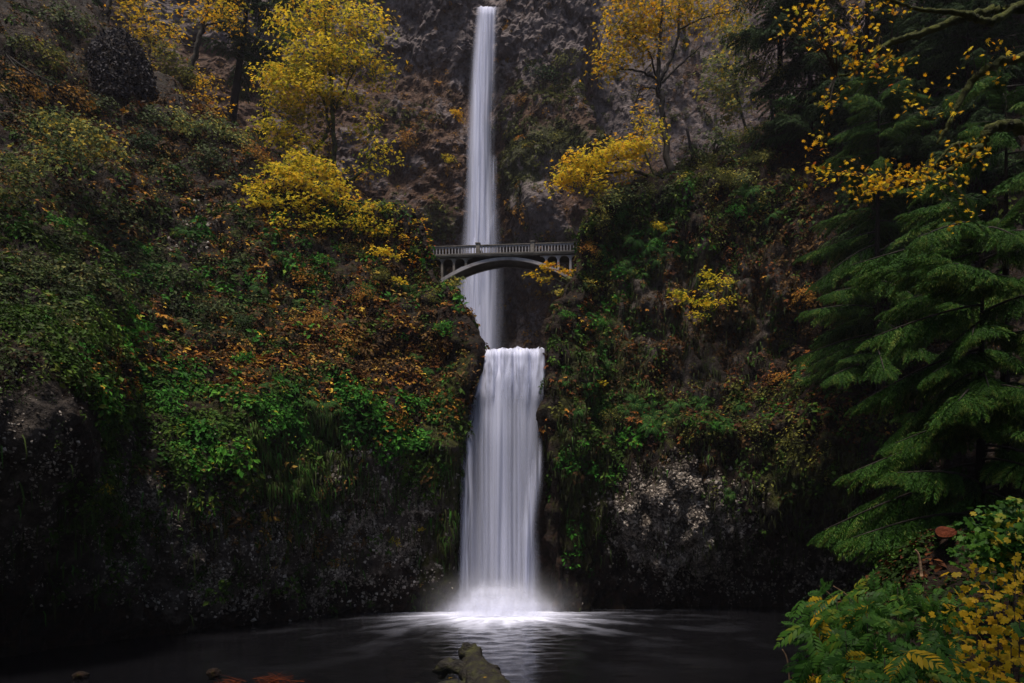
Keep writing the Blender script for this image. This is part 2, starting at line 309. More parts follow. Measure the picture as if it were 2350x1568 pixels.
for o_, lab in ((oL, 'brown leaf strewn slope and overhanging mossy cliff left of the lower waterfall'), (oR, 'dark mossy rock wall with a pale pebbly bulge right of the lower waterfall')): o_['label'] = lab

# back cliff: a wall over X and Z
X = np.concatenate([np.linspace(-95, -50, 60)[:-1], np.linspace(-50, 50, 360), np.linspace(50, 120, 80)[1:]]); Z = np.concatenate([np.linspace(8, 34, 30)[:-1], np.linspace(34, 108, 260), np.linspace(108, 150, 50)[1:]])
XX, ZZ = np.meshgrid(X, Z, indexing='ij')
def backY(x, z):
    y = 120 - .010 * np.maximum(-x - 18, 0) ** 2 * .9
    y = y + 24 * sstep(14.5, 18.5, x + .05 * (z - 60) + 1.2 * np.sin(z * .17)) - .009 * np.maximum(x - 34, 0) ** 2
    sl = sstep(90, 74, z)                                        # leaf covered apron below the upper rock band
    y = y - 5.5 * sl * sstep(-60, -12, x) * (1 - sstep(-6.5, -3.5, x)) - 4.0 * sl * sstep(-2, 3, x) * (1 - sstep(14, 18, x))
    y = y + 5.0 * sstep(64, 48, z) * (1 - .5 * sstep(14, 18, x))  # wet hollow behind the lower part of the fall
    y = y - 4.2 * np.exp(-((x - 2.5) ** 2 / 22 + (z - 62) ** 2 / 60)) - 3.0 * np.exp(-((x - 9) ** 2 / 26 + (z - 57) ** 2 / 34))
    y = y + .10 * (z - 70) * sstep(-25, -60, x)                    # the far left lies back as a slope
    y = y + .12 * (z - 70) * sstep(30, 70, x)
    y = y + 4.5 * np.exp(-((x + 4.6) / 4.2) ** 2)                    # the fall has worn a groove
    return y
G = np.stack([XX, backY(XX, ZZ), ZZ], -1)
SB = Surf(G, False)
n1 = fbm(G * .05 + 3, 4); n2 = fbm(G * np.array([.22, .22, .16]) + 9, 5); wa, wb, wc = worley(G * np.array([.30, .30, .22]) + n2[..., None] * .5); wa2, wb2, wc2 = worley(G * np.array([.75, .75, .5]) + 40)
px, py = proj(G)
band = sstep(84, 92, ZZ + 3 * n1) * (1 - sstep(20, 34, XX) * .6)
apron = sstep(92, 82, ZZ + 4 * n1) * sstep(60, 70, ZZ)
disp = 2.2 * n1 + (1.0 - .35 * band) * n2 + (.35 * (wb - wa - .35) + 1.1 * (wc - .5)) * (.35 + .9 * band) + (.12 * (wb2 - wa2 - .3) + .5 * (wc2 - .5)) * (.5 + band)
strata = np.sin(ZZ * .55 + 2.0 * n1) * .35
smooth = np.exp(-((XX - 3.5) ** 2 / 30 + (ZZ - 58) ** 2 / 60))     # water worn rock by the fall
wa3, wb3, wc3 = worley(G * np.array([1.5, 1.5, 1.0]) + 80); disp = disp + (.10 * (wb3 - wa3 - .3) + .28 * (wc3 - .5) + .2 * fbm(G * .9, 3)) * (.4 + .8 * band)
disp = disp + .45 * fbm(G * .55 + 30, 4) * (1 - band)
disp = disp * (1 - .75 * smooth) + strata * (1 - band) * (1 - smooth)
disp = disp * (1 - .6 * sstep(15.5, 19, XX))
SB.G += SB.Nn * disp[..., None] * np.where(np.abs(XX + 4.5) < 3, .6, 1)[..., None]; SB.renormal()
disp_r = sstep(15.5, 19, XX)
rk = .65 * band + .34 * apron + .35 * n2 * apron + .30 * sstep(66, 56, ZZ) + .5 * smooth + .15 * sstep(16, 20, XX) + .25 * (wc - .5) + .2 * n2 - .15 * apron + .1
ms = .9 * blob(px, py, 1205, 430, 55, 90) + .7 * blob(px, py, 1270, 330, 110, 60) + .6 * blob(px, py, 960, 520, 120, 50) + .5 * blob(px, py, 1240, 190, 90, 50) + .1 * n1
oB = link('cliff_back', raw_mesh('cliff_back', SB.G.reshape(-1, 3), SB.faces(), {'rock': rk.ravel(), 'moss': ms.ravel()}, M['cliff'], False)); tag(oB, kind='structure', label='tall hazy basalt cliff behind the upper waterfall')

# rock ledge that carries the stream to the lower lip
lv = []
for x in np.linspace(-7.5, 7.5, 60):
    lip = 21.35 + .22 * math.sin(x * 1.9) + .03 * x
    lv.append([[x, 58.8, -2.2], [x, 58.6, 4], [x, 58.3, 10], [x, 58.1, 16], [x, 57.9, 19.5], [x, 57.9, 20.9], [x, 58.3, lip], [x, 60.5, lip + .15], [x, 75, 21.6], [x * 2, 122, 22.5]])
SLp = Surf(catmull(np.array(lv), 120, 1), False); g = SLp.G
SLp.G += SLp.Nn * (.45 * fbm(g * .8, 4) + .35 * fbm(g * np.array([2.0, 2, .3]), 3))[..., None] * .6
o = link('ledge', raw_mesh('ledge', SLp.G.reshape(-1, 3), SLp.faces(), {'rock': np.full(g.shape[0] * g.shape[1], .2), 'moss': np.full(g.shape[0] * g.shape[1], .25)}, M['bank'])); tag(o, kind='structure', label='wet dark rock ledge behind the lower waterfall')

# wide ground below everything and the near bank the viewer stands on
mb = MB(); mb.add([[-500, -300, -3], [500, -300, -3], [500, 700, -3], [-500, 700, -3]], [[0, 1, 2, 3]])
o = mb.obj('ground', rough_mat('ground_soil', SOIL, 1.0)); tag(o, kind='structure')
gx, gy = np.meshgrid(np.linspace(-45, 60, 200), np.linspace(-40, 50, 170), indexing='ij')
def nearZ(x, y):
    shore = 9.5 + 5 * sstep(-14, -26, x)
    z = -1.8 + 5.5 * sstep(shore + 4.0, shore - 7.0, y)
    d = x - np.where(y < 14, 3.4 + .10 * y, 4.8 + .62 * (y - 14))    # right shore runs back along the cedars
    z2 = -1.8 + 5.6 * sstep(-1.5, 2.6, d) + .16 * np.maximum(d, 0)
    z2 = z2 - 2.2 * sstep(12, 30, y) 
    return np.maximum(z, z2) + 1.35 * np.exp(-((x - 8.9) / 1.0) ** 2 - ((y - 14.3) / 1.7) ** 2)   # brushy knoll under the sawn log
gz = nearZ(gx, gy); Gn = np.stack([gx, gy, gz], -1); Gn[..., 2] += .14 * fbm(Gn * .7, 4)
SN = Surf(Gn, False)
o = link('near_bank', raw_mesh('near_bank', SN.G.reshape(-1, 3), SN.faces(), {'rock': np.full(gx.size, -.3), 'moss': np.full(gx.size, .1)}, M['bank'])); tag(o, kind='structure', label='dark earth bank in the foreground below the bushes')

# ------------------------------------------------------------------ water
def water_mat(name, lo, hi, us, vs, seed, col=(.76, .79, .98), edge=.14, amin=.0):
    m, nt, out = mat_new(name)
    au = N(nt, 'ShaderNodeAttribute', attribute_name='wu'); av = N(nt, 'ShaderNodeAttribute', attribute_name='wv'); ae = N(nt, 'ShaderNodeAttribute', attribute_name='cover')
    cb = N(nt, 'ShaderNodeCombineXYZ')
    mu = N(nt, 'ShaderNodeMath', operation='MULTIPLY'); L(nt, au.outputs['Fac'], mu.inputs[0]); mu.inputs[1].default_value = us
    mv = N(nt, 'ShaderNodeMath', operation='MULTIPLY'); L(nt, av.outputs['Fac'], mv.inputs[0]); mv.inputs[1].default_value = vs
    L(nt, mu.outputs[0], cb.inputs[0]); L(nt, mv.outputs[0], cb.inputs[1]); cb.inputs[2].default_value = seed
    n = N(nt, 'ShaderNodeTexNoise', i_Scale=1.0, i_Detail=2.5, i_Roughness=.5); L(nt, cb.outputs[0], n.inputs['Vector'])
    mr = N(nt, 'ShaderNodeMapRange'); mr.inputs[1].default_value = lo; mr.inputs[2].default_value = hi; mr.inputs[3].default_value = amin; L(nt, n.outputs[0], mr.inputs[0])
    al = N(nt, 'ShaderNodeMath', operation='MULTIPLY'); L(nt, mr.outputs[0], al.inputs[0]); L(nt, ae.outputs['Fac'], al.inputs[1]); al.use_clamp = True
    d = N(nt, 'ShaderNodeBsdfDiffuse'); d.inputs[0].default_value = (*col, 1)
    t = N(nt, 'ShaderNodeBsdfTranslucent'); t.inputs[0].default_value = (*col, 1)
    m1 = N(nt, 'ShaderNodeMixShader'); m1.inputs[0].default_value = .3; L(nt, d.outputs[0], m1.inputs[1]); L(nt, t.outputs[0], m1.inputs[2])
    tr = N(nt, 'ShaderNodeBsdfTransparent'); m2 = N(nt, 'ShaderNodeMixShader'); L(nt, al.outputs[0], m2.inputs[0]); L(nt, tr.outputs[0], m2.inputs[1]); L(nt, m1.outputs[0], m2.inputs[2])
    L(nt, m2.outputs[0], out.inputs[0]); return m
def fall_sheet(name, rows, off, inset, nu, nv, mat, parent, seed, ridge=.14, bulge=.5, edge=.16, topc=1.0, botc=1.0, lipz=0.0, tf=.1):
    R = catmull(np.array(rows, float), nv, 0)                    # py, left, right, Y
    u = np.linspace(0, 1, nu); V = np.zeros((nv, nu, 3)); wd = R[:, 2] - R[:, 1]
    l = R[:, 1] + wd * inset[0]; r = R[:, 2] - wd * inset[1]
    pxs = l[:, None] + (r - l)[:, None] * u[None]
    Yv = R[:, 3][:, None] - off - bulge * np.sin(u * math.pi)[None]
    V[..., 0] = (pxs - HX) * Yv / F; V[..., 1] = Yv; V[..., 2] = CAMZ + (HY - R[:, 0])[:, None] * Yv / F
    q = np.stack([V[..., 0] * 1.6, V[..., 2] * .06, np.full(V.shape[:2], seed * 3.1)], -1)
    V[..., 1] -= ridge * fbm(q, 2) * 1.2
    V[..., 0] += .10 * ridge * fbm(q * 1.7 + 5, 3)
    if lipz: V[..., 2] += lipz * (fbm(np.stack([V[..., 0] * 1.1, V[..., 0] * 0 + 2, V[..., 0] * 0], -1), 3) + .05 * V[..., 0]) * sstep(.16, .0, np.linspace(0, 1, nv))[:, None]
    s = Surf(V, False)
    ec = sstep(0, edge, u) * sstep(1, 1 - edge, u)
    t = np.linspace(0, 1, nv); cov = ec[None] * (topc + (1 - topc) * sstep(0, tf, t))[:, None] * (botc + (1 - botc) * sstep(1, .85, t))[:, None]
    wu = V[..., 0]; wv = V[..., 2]
    return link(name, raw_mesh(name, V.reshape(-1, 3), s.faces(), {'wu': wu.ravel(), 'wv': wv.ravel(), 'cover': cov.ravel()}, mat), parent)
UP = [(16, 1088, 1149, 121.2), (24, 1088, 1149, 119.2), (60, 1084, 1148, 118.6), (200, 1071, 1143, 117.6), (330, 1064, 1140, 116.8), (430, 1060, 1146, 116.2), (550, 1049, 1156, 115.6), (640, 1036, 1164, 115.2), (700, 1028, 1168, 115), (830, 1014, 1174, 114.6), (900, 1008, 1178, 114.4)]
e = bpy.data.objects.new('waterfall', None); COL.objects.link(e); e.location = tuple(at(1100, 900, 115)); UF = e
tag(UF, 'tall narrow upper waterfall dropping behind the arched bridge', 'waterfall', kind='structure')
def under(parent, o): o.matrix_parent_inverse = parent.matrix_basis.inverted(); return o
bpy.context.view_layer.update()
under(UF, fall_sheet('water_veil', UP, 0, (0, 0), 44, 100, water_mat('veil_u', .30, .78, .5, .02, 1.0, amin=.1), UF, 1, .3, 1.0, .42))
under(UF, fall_sheet('water_curtain', UP, .5, (.08, .12), 44, 100, water_mat('curtain_u', .36, .66, .7, .015, 4.0, amin=.5), UF, 2, .3, 1.0, .3))
under(UF, fall_sheet('water_strand', UP, .9, (.20, .32), 40, 140, water_mat('strand_u', .3, .55, .8, .015, 7.0, amin=.8), UF, 3, .3, .5, .35))
SPL = [(350, 1122, 1134, 114.6), (362, 1120, 1142, 114.0), (400, 1122, 1143, 113.8), (470, 1126, 1140, 114), (560, 1128, 1142, 114.2)]
under(UF, fall_sheet('splash', SPL, 0, (0, 0), 30, 60, water_mat('splash_u', .40, .75, 2.2, .10, 9.0), UF, 4, .4, .4, .5, 0, 0, 0, .5))
SPL2 = [(478, 1128, 1150, 113.6), (520, 1112, 1138, 113.4), (580, 1098, 1124, 113.2), (620, 1090, 1116, 113.2)]
under(UF, fall_sheet('splash', SPL2, 0, (0, 0), 24, 50, water_mat('splash_u2', .42, .72, 2.2, .12, 19.0), UF, 5, .4, .4, .5, 0, 0, 0, .4))

LO = [(801, 1103, 1252, 60.2), (805, 1106, 1253, 58.0), (812, 1106, 1253, 57.3), (845, 1108, 1254, 56.9), (868, 1096, 1254, 56.6), (900, 1082, 1253, 56.5), (950, 1068, 1250, 56.3), (1010, 1056, 1249, 56.1), (1100, 1056, 1251, 56.0), (1200, 1052, 1240, 55.9), (1300, 1046, 1246, 55.8), (1392, 1036, 1252, 55.7)]
e = bpy.data.objects.new('waterfall', None); COL.objects.link(e); e.location = tuple(at(1150, 1395, 56)); LF = e
tag(LF, 'broad lower waterfall pouring over the lip into the dark pool', 'waterfall', kind='structure')
bpy.context.view_layer.update()
under(LF, fall_sheet('water_veil', LO, 0, (0, 0), 110, 90, water_mat('veil_l', .30, .74, .8, .02, 2.0, amin=.34), LF, 11, .18, .35, .16, 1, .6, .22))
under(LF, fall_sheet('water_curtain', LO, .35, (.10, .06), 110, 90, water_mat('curtain_l', .36, .66, .8, .012, 5.0, amin=.0), LF, 12, .22, .35, .12, 1, .8, .22))
under(LF, fall_sheet('water_strand', LO, .6, (.18, .16), 90, 90, water_mat('strand_l', .46, .70, 1.4, .014, 8.0, amin=.0), LF, 13, .25, .3, .16, .2, .9, .22))
CR = [(801, 1106, 1252, 60.0), (804.5, 1106, 1252, 57.8), (812, 1106, 1252, 57.0), (830, 1107, 1252, 56.75), (860, 1100, 1251, 56.5), (930, 1080, 1249, 56.2)]
under(LF, fall_sheet('crest_water', CR, .3, (0, 0), 110, 50, water_mat('crest_l', .38, .58, 2.4, .4, 12.0, amin=.35), LF, 14, .5, .1, .05, .9, 0, .22))
LS = [(985, 1060, 1085, 55.6), (1010, 1056, 1090, 55.2), (1060, 1054, 1088, 55.0), (1150, 1053, 1090, 55), (1260, 1052, 1092, 55), (1380, 1048, 1096, 55)]
under(LF, fall_sheet('splash', LS, 0, (0, 0), 50, 110, water_mat('splash_l', .34, .62, 3.0, .12, 14.0), LF, 15, .35, .2, .45, 0, .2, 0, .35))
RS = [(1000, 1225, 1250, 55.8), (1050, 1220, 1250, 55.4), (1110, 1205, 1244, 55.2), (1200, 1190, 1232, 55.1), (1300, 1180, 1228, 55.1), (1385, 1172, 1236, 55)]
under(LF, fall_sheet('splash', RS, 0, (0, 0), 50, 110, water_mat('splash_l2', .36, .62, 3.0, .10, 17.0), LF, 16, .35, .2, .45, 0, .3, 0, .4))

for k, (a_, w_, y_) in enumerate(((1322, 1.0, 54.6), (1345, 1.25, 53.8), (1366, 1.5, 52.8))):
    SP = [(a_, 1052, 1240, y_ + .7), (a_ + 22, 1142 - 104 * w_, 1150 + 98 * w_, y_ + .2), (a_ + 44, 1142 - 122 * w_, 1150 + 118 * w_, y_ - .5), (HY + CAMZ * F / (y_ - 1.2) - 2, 1142 - 130 * w_, 1150 + 126 * w_, y_ - 1.2)]
    under(LF, fall_sheet('spray', SP, 0, (0, 0), 70, 40, water_mat('spray_l%d' % k, .22, .70, 1.0, .5, 30.0 + k, amin=.1), LF, 20 + k, .25, .5, .5, 0, .75, 0, .75))
# pool: dark water with churned foam that spreads from the foot of the fall
xs = np.concatenate([np.linspace(-60, -20, 30)[:-1], np.linspace(-20, 22, 230), np.linspace(22, 60, 30)[1:]])
ys = np.concatenate([np.linspace(4, 26, 30)[:-1], np.linspace(26, 60, 190), np.linspace(60, 64, 4)[1:]])
PX, PY = np.meshgrid(xs, ys, indexing='ij'); cx, cy = -1.1, 54.6
dx, dy = PX - cx, PY - cy; r = np.hypot(dx * .92, dy * .72) + 3.0 * np.maximum(dy - .8, 0); th = np.arctan2(dy, dx)
pol = np.stack([th * 5.5, r * .22, np.zeros_like(r)], -1); pol2 = np.stack([th * 14, r * .5, np.full_like(r, 3.)], -1)
streak = .5 + .75 * fbm(pol, 4) + .3 * fbm(pol2, 3)
lobe = 1.0 + .12 * np.cos(2 * th + 2.4)
foam = 1.3 * np.exp(-(r / 4.0) ** 2) + streak * 1.0 * np.exp(-(r / (5.4 * lobe)) ** 2) * sstep(.12, .8, streak)
foam += .035 * np.exp(-(r / 12) ** 2) * sstep(.45, 1.1, streak) 
foam += .10 * np.exp(-((PY - 57.6 + .02 * PX) / .12) ** 2) * sstep(4, 8, PX) * sstep(26, 15, PX)         # bright line along the right wall
wave = .05 * fbm(np.stack([PX * .9, PY * .9, PX * 0], -1), 3) * sstep(30, 6, r) + .10 * streak * np.exp(-(r / 6) ** 2)
Sw = Surf(np.stack([PX, PY, .0 + wave], -1), False)
m, nt, out = mat_new('pool_water')
tc = N(nt, 'ShaderNodeTexCoord'); mp = N(nt, 'ShaderNodeMapping'); mp.inputs['Scale'].default_value = (.6, 1.6, 1); L(nt, tc.outputs['Object'], mp.inputs[0])
nz = N(nt, 'ShaderNodeTexNoise', i_Scale=1.2, i_Detail=6.0); L(nt, mp.outputs[0], nz.inputs['Vector'])
b = N(nt, 'ShaderNodeBump', i_Strength=.35, i_Distance=.08); L(nt, nz.outputs[0], b.inputs['Height'])
p = N(nt, 'ShaderNodeBsdfPrincipled', i_Roughness=.14); p.inputs['Base Color'].default_value = (.004, .004, .005, 1); p.inputs['IOR'].default_value = 1.33; p.inputs['Specular IOR Level'].default_value = .35; L(nt, b.outputs[0], p.inputs['Normal'])
fa = N(nt, 'ShaderNodeAttribute', attribute_name='foam'); d = N(nt, 'ShaderNodeBsdfDiffuse'); d.inputs[0].default_value = (.76, .79, .98, 1)
mx = N(nt, 'ShaderNodeMixShader'); L(nt, fa.outputs['Fac'], mx.inputs[0]); L(nt, p.outputs[0], mx.inputs[1]); L(nt, d.outputs[0], mx.inputs[2]); L(nt, mx.outputs[0], out.inputs[0])
o = link('pool', raw_mesh('pool', Sw.G.reshape(-1, 3), Sw.faces(), {'foam': np.clip(foam, 0, .95).ravel()}, m)); tag(o, kind='structure', label='dark plunge pool with white foam spreading below the fall')
# stream above the lip
mb = MB(); mb.add([[-5, 60.4, 21.75], [5, 60.4, 21.75], [9, 118, 23.2], [-9, 118, 23.2]], [[0, 1, 2, 3]]); o = mb.obj('stream', m); tag(o, kind='structure')

# ------------------------------------------------------------------ bridge
A = np.array([-7.7, 61.9]); B = np.array([6.3, 60.9]); LB = np.linalg.norm(B - A); DZ = 31.69
BR = bpy.data.objects.new('footbridge', None); COL.objects.link(BR); BR.location = (A[0], A[1], DZ); BR.rotation_euler = (0, 0, math.atan2(B[1] - A[1], B[0] - A[0]))
tag(BR, 'grey concrete arched footbridge with balustrade crossing before the upper waterfall', 'bridge')
BW = 1.9
def zprofile(levels, y0, y1):        # levels (z, half width): a flat piece cut from a slab, centred on x = 0
    V = []; Q = []
    for k, (z, h) in enumerate(levels):
        V += [[-h, y0, z], [h, y0, z], [h, y1, z], [-h, y1, z]]
        if k:
            a = 4 * (k - 1)
            for e_ in range(4): Q.append([a + e_, a + (e_ + 1) % 4, a + 4 + (e_ + 1) % 4, a + 4 + e_])
    n = len(V) - 4; Q += [[3, 2, 1, 0], [n, n + 1, n + 2, n + 3]]; return V, Q
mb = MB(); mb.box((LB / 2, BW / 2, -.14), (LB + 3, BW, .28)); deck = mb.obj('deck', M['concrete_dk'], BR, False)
for y, nm in ((-.07, 'cornice'), (BW + .07, 'cornice')):
    mb = MB(); mb.box((LB / 2, y, -.06), (LB + 3, .136, .13)); mb.box((LB / 2, y - math.copysign(.004, y), -.178), (LB + 3, .10, .10)); mb.obj(nm, M['concrete_dk'], BR, False)
sp = .285; posts = (4.63, 9.55)
lv = [(.10, .062), (.16, .062), (.18, .046), (.36, .056), (.52, .044), (.535, .06), (.56, .06)]
for k in range(1, 8):
    a_ = k / 7 * math.pi / 2; lv.append((.56 + .095 * math.sin(a_), .06 + (sp / 2 - .002 - .06) * (1 - math.cos(a_))))
lv.append((.745, sp / 2 - .002)); V, Q = zprofile(lv, -.055, .055); bm_ = MB().add(V, Q).mesh('baluster', M['concrete_lt'], False)
for y in (.085, BW - .085):
    mb = MB(); mb.box((LB / 2, y, .80), (LB + 2.6, .23, .075)); mb.box((LB / 2, y, .755), (LB + 2.6, .15, .018)); mb.obj('handrail', M['concrete'], BR, False)
    mb = MB(); mb.box((LB / 2, y, .05), (LB + 2.6, .17, .10)); mb.obj('plinth', M['concrete'], BR, False)
    bounds = [-1.0, posts[0] - .19, posts[0] + .19, posts[1] - .19, posts[1] + .19, LB + 1.0]
    for q in range(3):
        x0, x1 = bounds[2 * q], bounds[2 * q + 1]; n = int(round((x1 - x0) / sp)); s_ = (x1 - x0) / n
        for k in range(n): link('baluster', bm_, BR, (x0 + (k + .5) * s_, y, 0))
    for pu in posts:
        mb = MB(); mb.box((pu, y, .35), (.36, .30, 1.20)); mb.box((pu, y, .985), (.46, .40, .07)); mb.box((pu, y, 1.035), (.34, .30, .03)); mb.obj('post', M['concrete'], BR, False)
ku = 7.05; kk = .0535
def archz(u): return -.31 - kk * (u - ku) ** 2
us = np.linspace(-.7, 14.2, 60); th_ = .26 + .012 * np.abs(us - ku) * 1.3
def rib(y0, y1, zt, zb):
    V = np.stack([np.stack([us, np.full(60, y0), zt], -1), np.stack([us, np.full(60, y0), zb], -1), np.stack([us, np.full(60, y1), zb], -1), np.stack([us, np.full(60, y1), zt], -1)], 1)
    Q = [[4 * i + e_, 4 * i + (e_ + 1) % 4, 4 * i + 4 + (e_ + 1) % 4, 4 * i + 4 + e_] for i in range(59) for e_ in range(4)]
    return V.reshape(-1, 3), Q
zt = archz(us)
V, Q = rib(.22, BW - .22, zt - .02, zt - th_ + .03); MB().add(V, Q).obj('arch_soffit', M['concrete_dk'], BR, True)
for y0 in (.04, BW - .22):
    V, Q = rib(y0, y0 + .18, zt, zt - th_); MB().add(V, Q).obj('arch_rib', M['concrete_lt'], BR, False)
for cu in (.28, 1.36, 2.44, 3.53, 10.79, 11.87, 12.95, 14.05):
    h = -.285 - archz(cu) ; zb = archz(cu) - .12; ah = min(.38, h * .9); l = [(zb, .10), (-.285 - ah, .10)]
    for k in range(1, 8):
        a_ = k / 7 * math.pi / 2; l.append((-.285 - ah + (ah - .05) * math.sin(a_), .10 + .438 * (1 - math.cos(a_))))
    l.append((-.285, .538))
    for y0 in (.06, BW - .24):
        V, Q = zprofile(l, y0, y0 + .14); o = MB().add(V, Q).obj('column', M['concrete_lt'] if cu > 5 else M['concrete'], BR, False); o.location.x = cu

# people sitting on the bridge deck
def skin(name, verts, edges, mat, parent, sub=1):
    me = bpy.data.meshes.new(name); me.from_pydata([v[:3] for v in verts], edges, []); me.materials.append(mat)
    o = link(name, me, parent); md = o.modifiers.new('skin', 'SKIN'); md.use_smooth_shade = True
    for v, sv in zip(verts, me.skin_vertices[0].data): sv.radius = (v[3], v[3]); sv.use_root = False
    me.skin_vertices[0].data[0].use_root = True
    s = o.modifiers.new('sub', 'SUBSURF'); s.levels = sub; s.render_levels = sub; return o
def person(u, y, rz, jacket, label, lean=0.0):
    p = bpy.data.objects.new('person', None); COL.objects.link(p)
    M4 = BR.matrix_basis; w = M4 @ Vector((u, y, 0)); p.location = w; p.rotation_euler = (0, 0, BR.rotation_euler[2] + rz)
    tag(p, label, 'person', 'people sitting on the bridge')
    sp_ = [(0, 0, .12, .14), (0, .04, .28, .13), (lean, .05, .46, .14), (lean, .04, .54, .07)]
    body = sp_ + [(-.10, -.30, .42, .065), (-.11, -.34, .10, .045), (.10, -.30, .42, .065), (.11, -.34, .10, .045), (lean * 1.2, .02, .63, .055)]
    skin('body', body, [(0, 1), (1, 2), (2, 3), (0, 4), (4, 5), (0, 6), (6, 7), (3, 8)], M['darkcloth'], p)
    jk = [(0, .0, .16, .155), (0, .04, .30, .15), (lean, .05, .47, .155), (lean - .19, .03, .46, .065), (lean - .23, -.10, .30, .055), (-.10, -.28, .46, .04), (lean + .19, .03, .46, .065), (lean + .23, -.10, .30, .055), (.10, -.28, .46, .04)]
    skin('jacket', jk, [(0, 1), (1, 2), (2, 3), (3, 4), (4, 5), (2, 6), (6, 7), (7, 8)], jacket, p)
    for s in (-1, 1):
        skin('shoe', [(s * .11, -.32, .045, .045), (s * .11, -.40, .04, .045), (s * .12, -.50, .03, .035)], [(0, 1), (1, 2)], M['white'], p)
        skin('hand', [(s * .09, -.29, .47, .03), (s * .06, -.33, .49, .025), (s * .03, -.35, .48, .012), (s * .035, -.35, .465, .012), (s * .04, -.35, .45, .012), (s * .05, -.345, .435, .01), (s * .07, -.31, .515, .012)], [(0, 1), (1, 2), (1, 3), (1, 4), (1, 5), (0, 6)], M['skin'], p)
    h = skin('head', [(lean * 1.2, .01, .62, .045), (lean * 1.25, -.01, .70, .088), (lean * 1.25, .01, .77, .085), (lean * 1.25, -.105, .695, .018)], [(0, 1), (1, 2), (1, 3)], M['skin'], p)
    skin('hair', [(lean * 1.25, .05, .70, .075), (lean * 1.25, .03, .78, .09), (lean * 1.25, -.03, .805, .07)], [(0, 1), (1, 2)], M['hair'], h)
person(9.92, .62, .1, M['navy'], 'person in navy jacket sitting nearest the right bridge post', -.02)
person(10.27, .66, -.15, M['navy'], 'person in navy jacket and white shoes, second from the bridge post', .02)
person(10.98, .75, .2, M['darkcloth'], 'person in dark clothing crouched behind the balustrade, farthest right', .03)

# ------------------------------------------------------------------ foliage helpers
def bvh(s): return BVHTree.FromPolygons([tuple(v) for v in s.G.reshape(-1, 3)], s.faces().tolist())
BV = {'L': bvh(SL), 'R': bvh(SR), 'B': bvh(SB), 'N': bvh(SN)}
def hit(px, py, which):
    d = Vector(((px - HX) / F, 1, (HY - py) / F)).normalized(); r = BV[which].ray_cast(Vector((0, 0, CAMZ)), d)
    if r[0] is None: return np.array(at(px, py, 62)), np.array([0, -1, 0.])
    n = np.array(r[1]); n = -n if n.dot(np.array(d)) > 0 else n
    return np.array(r[0]), n
def hitz(x, y):
    r = BV['N'].ray_cast(Vector((x, y, 60)), Vector((0, 0, -1))); return r[0].z if r[0] else 0.0
# leaf blanks: x along the leaf, y across, z up
DIAMOND = (np.array([[0, 0, 0], [.45, .30, .05], [1, 0, -.10], [.45, -.30, .05]]), np.array([[0, 1, 2, 3]]))
def _tri():
    V = [[0, 0, 0]]; Q = []
    for a, l, w in ((0, 1.0, .22), (.95, .78, .20), (-.95, .78, .20)):
        c, s = math.cos(a), math.sin(a); k = len(V)
        V += [[c * l * .5 - s * w, s * l * .5 + c * w, .04], [c * l, s * l, -.09], [c * l * .5 + s * w, s * l * .5 - c * w, .04]]; Q.append([0, k + 2, k + 1, k])
    return np.array(V), np.array(Q)
TRI = _tri()
def _maple():
    out = []
    lob = [(0, 1.0), (.14, .86), (.34, .70), (.60, .98), (.80, .84), (1.0, .66), (1.30, .80), (1.7, .56), (2.3, .46)]
    pts = [(a, r) for a, r in lob]; ring = [(-a, r) for a, r in reversed(pts[1:])] + pts
    V = [[.0, 0, .03]] + [[r * math.cos(a), r * math.sin(a), -.14 * r * r + .03 * math.cos(a * 6)] for a, r in ring]
    T = [[0, k, k + 1] for k in range(1, len(ring))]
    return np.array(V), np.array(T)
MAPLE = _maple()
MAPLE_D = (lambda ring: (np.array([[0, 0, .03]] + [[r * math.cos(a), r * math.sin(a), -.16 * r * r] for a, r in ring]), np.array([[0, k, k + 1] for k in range(1, len(ring))])))([(-a, r) for a, r in reversed([(.16, .62), (.34, .42), (.62, .92), (.84, .52), (1.0, .40), (1.25, .72), (1.6, .40), (2.3, .30)])] + [(0, 1.0)] + [(.16, .62), (.34, .42), (.62, .92), (.84, .52), (1.0, .40), (1.25, .72), (1.6, .40), (2.3, .30)])
BLADE = (np.array([[0, .5, 0], [0, -.5, 0], [.35, .45, .03], [.35, -.45, .03], [.7, .3, -.02], [.7, -.3, -.02], [1, 0, -.10]]), None)
def leaves(blank, pos, d, n, size, tint):
    """many copies of a leaf blank; pos,d,n (k,3); size,tint (k,) -> verts, faces, tints"""
    bv, bf = blank; d = nrm(d); y = nrm(np.cross(n, d)); z = np.cross(d, y); k = len(pos); nb = len(bv)
    V = pos[:, None] + size[:, None, None] * (bv[None, :, 0:1] * d[:, None] + bv[None, :, 1:2] * y[:, None] + bv[None, :, 2:3] * z[:, None])
    Fc = (np.arange(k)[:, None, None] * nb + bf[None]).reshape(-1, bf.shape[1])
    return V.reshape(-1, 3), Fc, np.repeat(tint, nb)
def leaf_obj(name, blank, pos, d, n, size, tint, mat, parent=None, **kw):
    V, Fc, T = leaves(blank, pos, d, n, size, tint); return link(name, raw_mesh(name, V, Fc, {'tint': np.clip(T, 0, 1)}, mat, False), parent, **kw)
UPV = np.array([0, 0, 1.0])
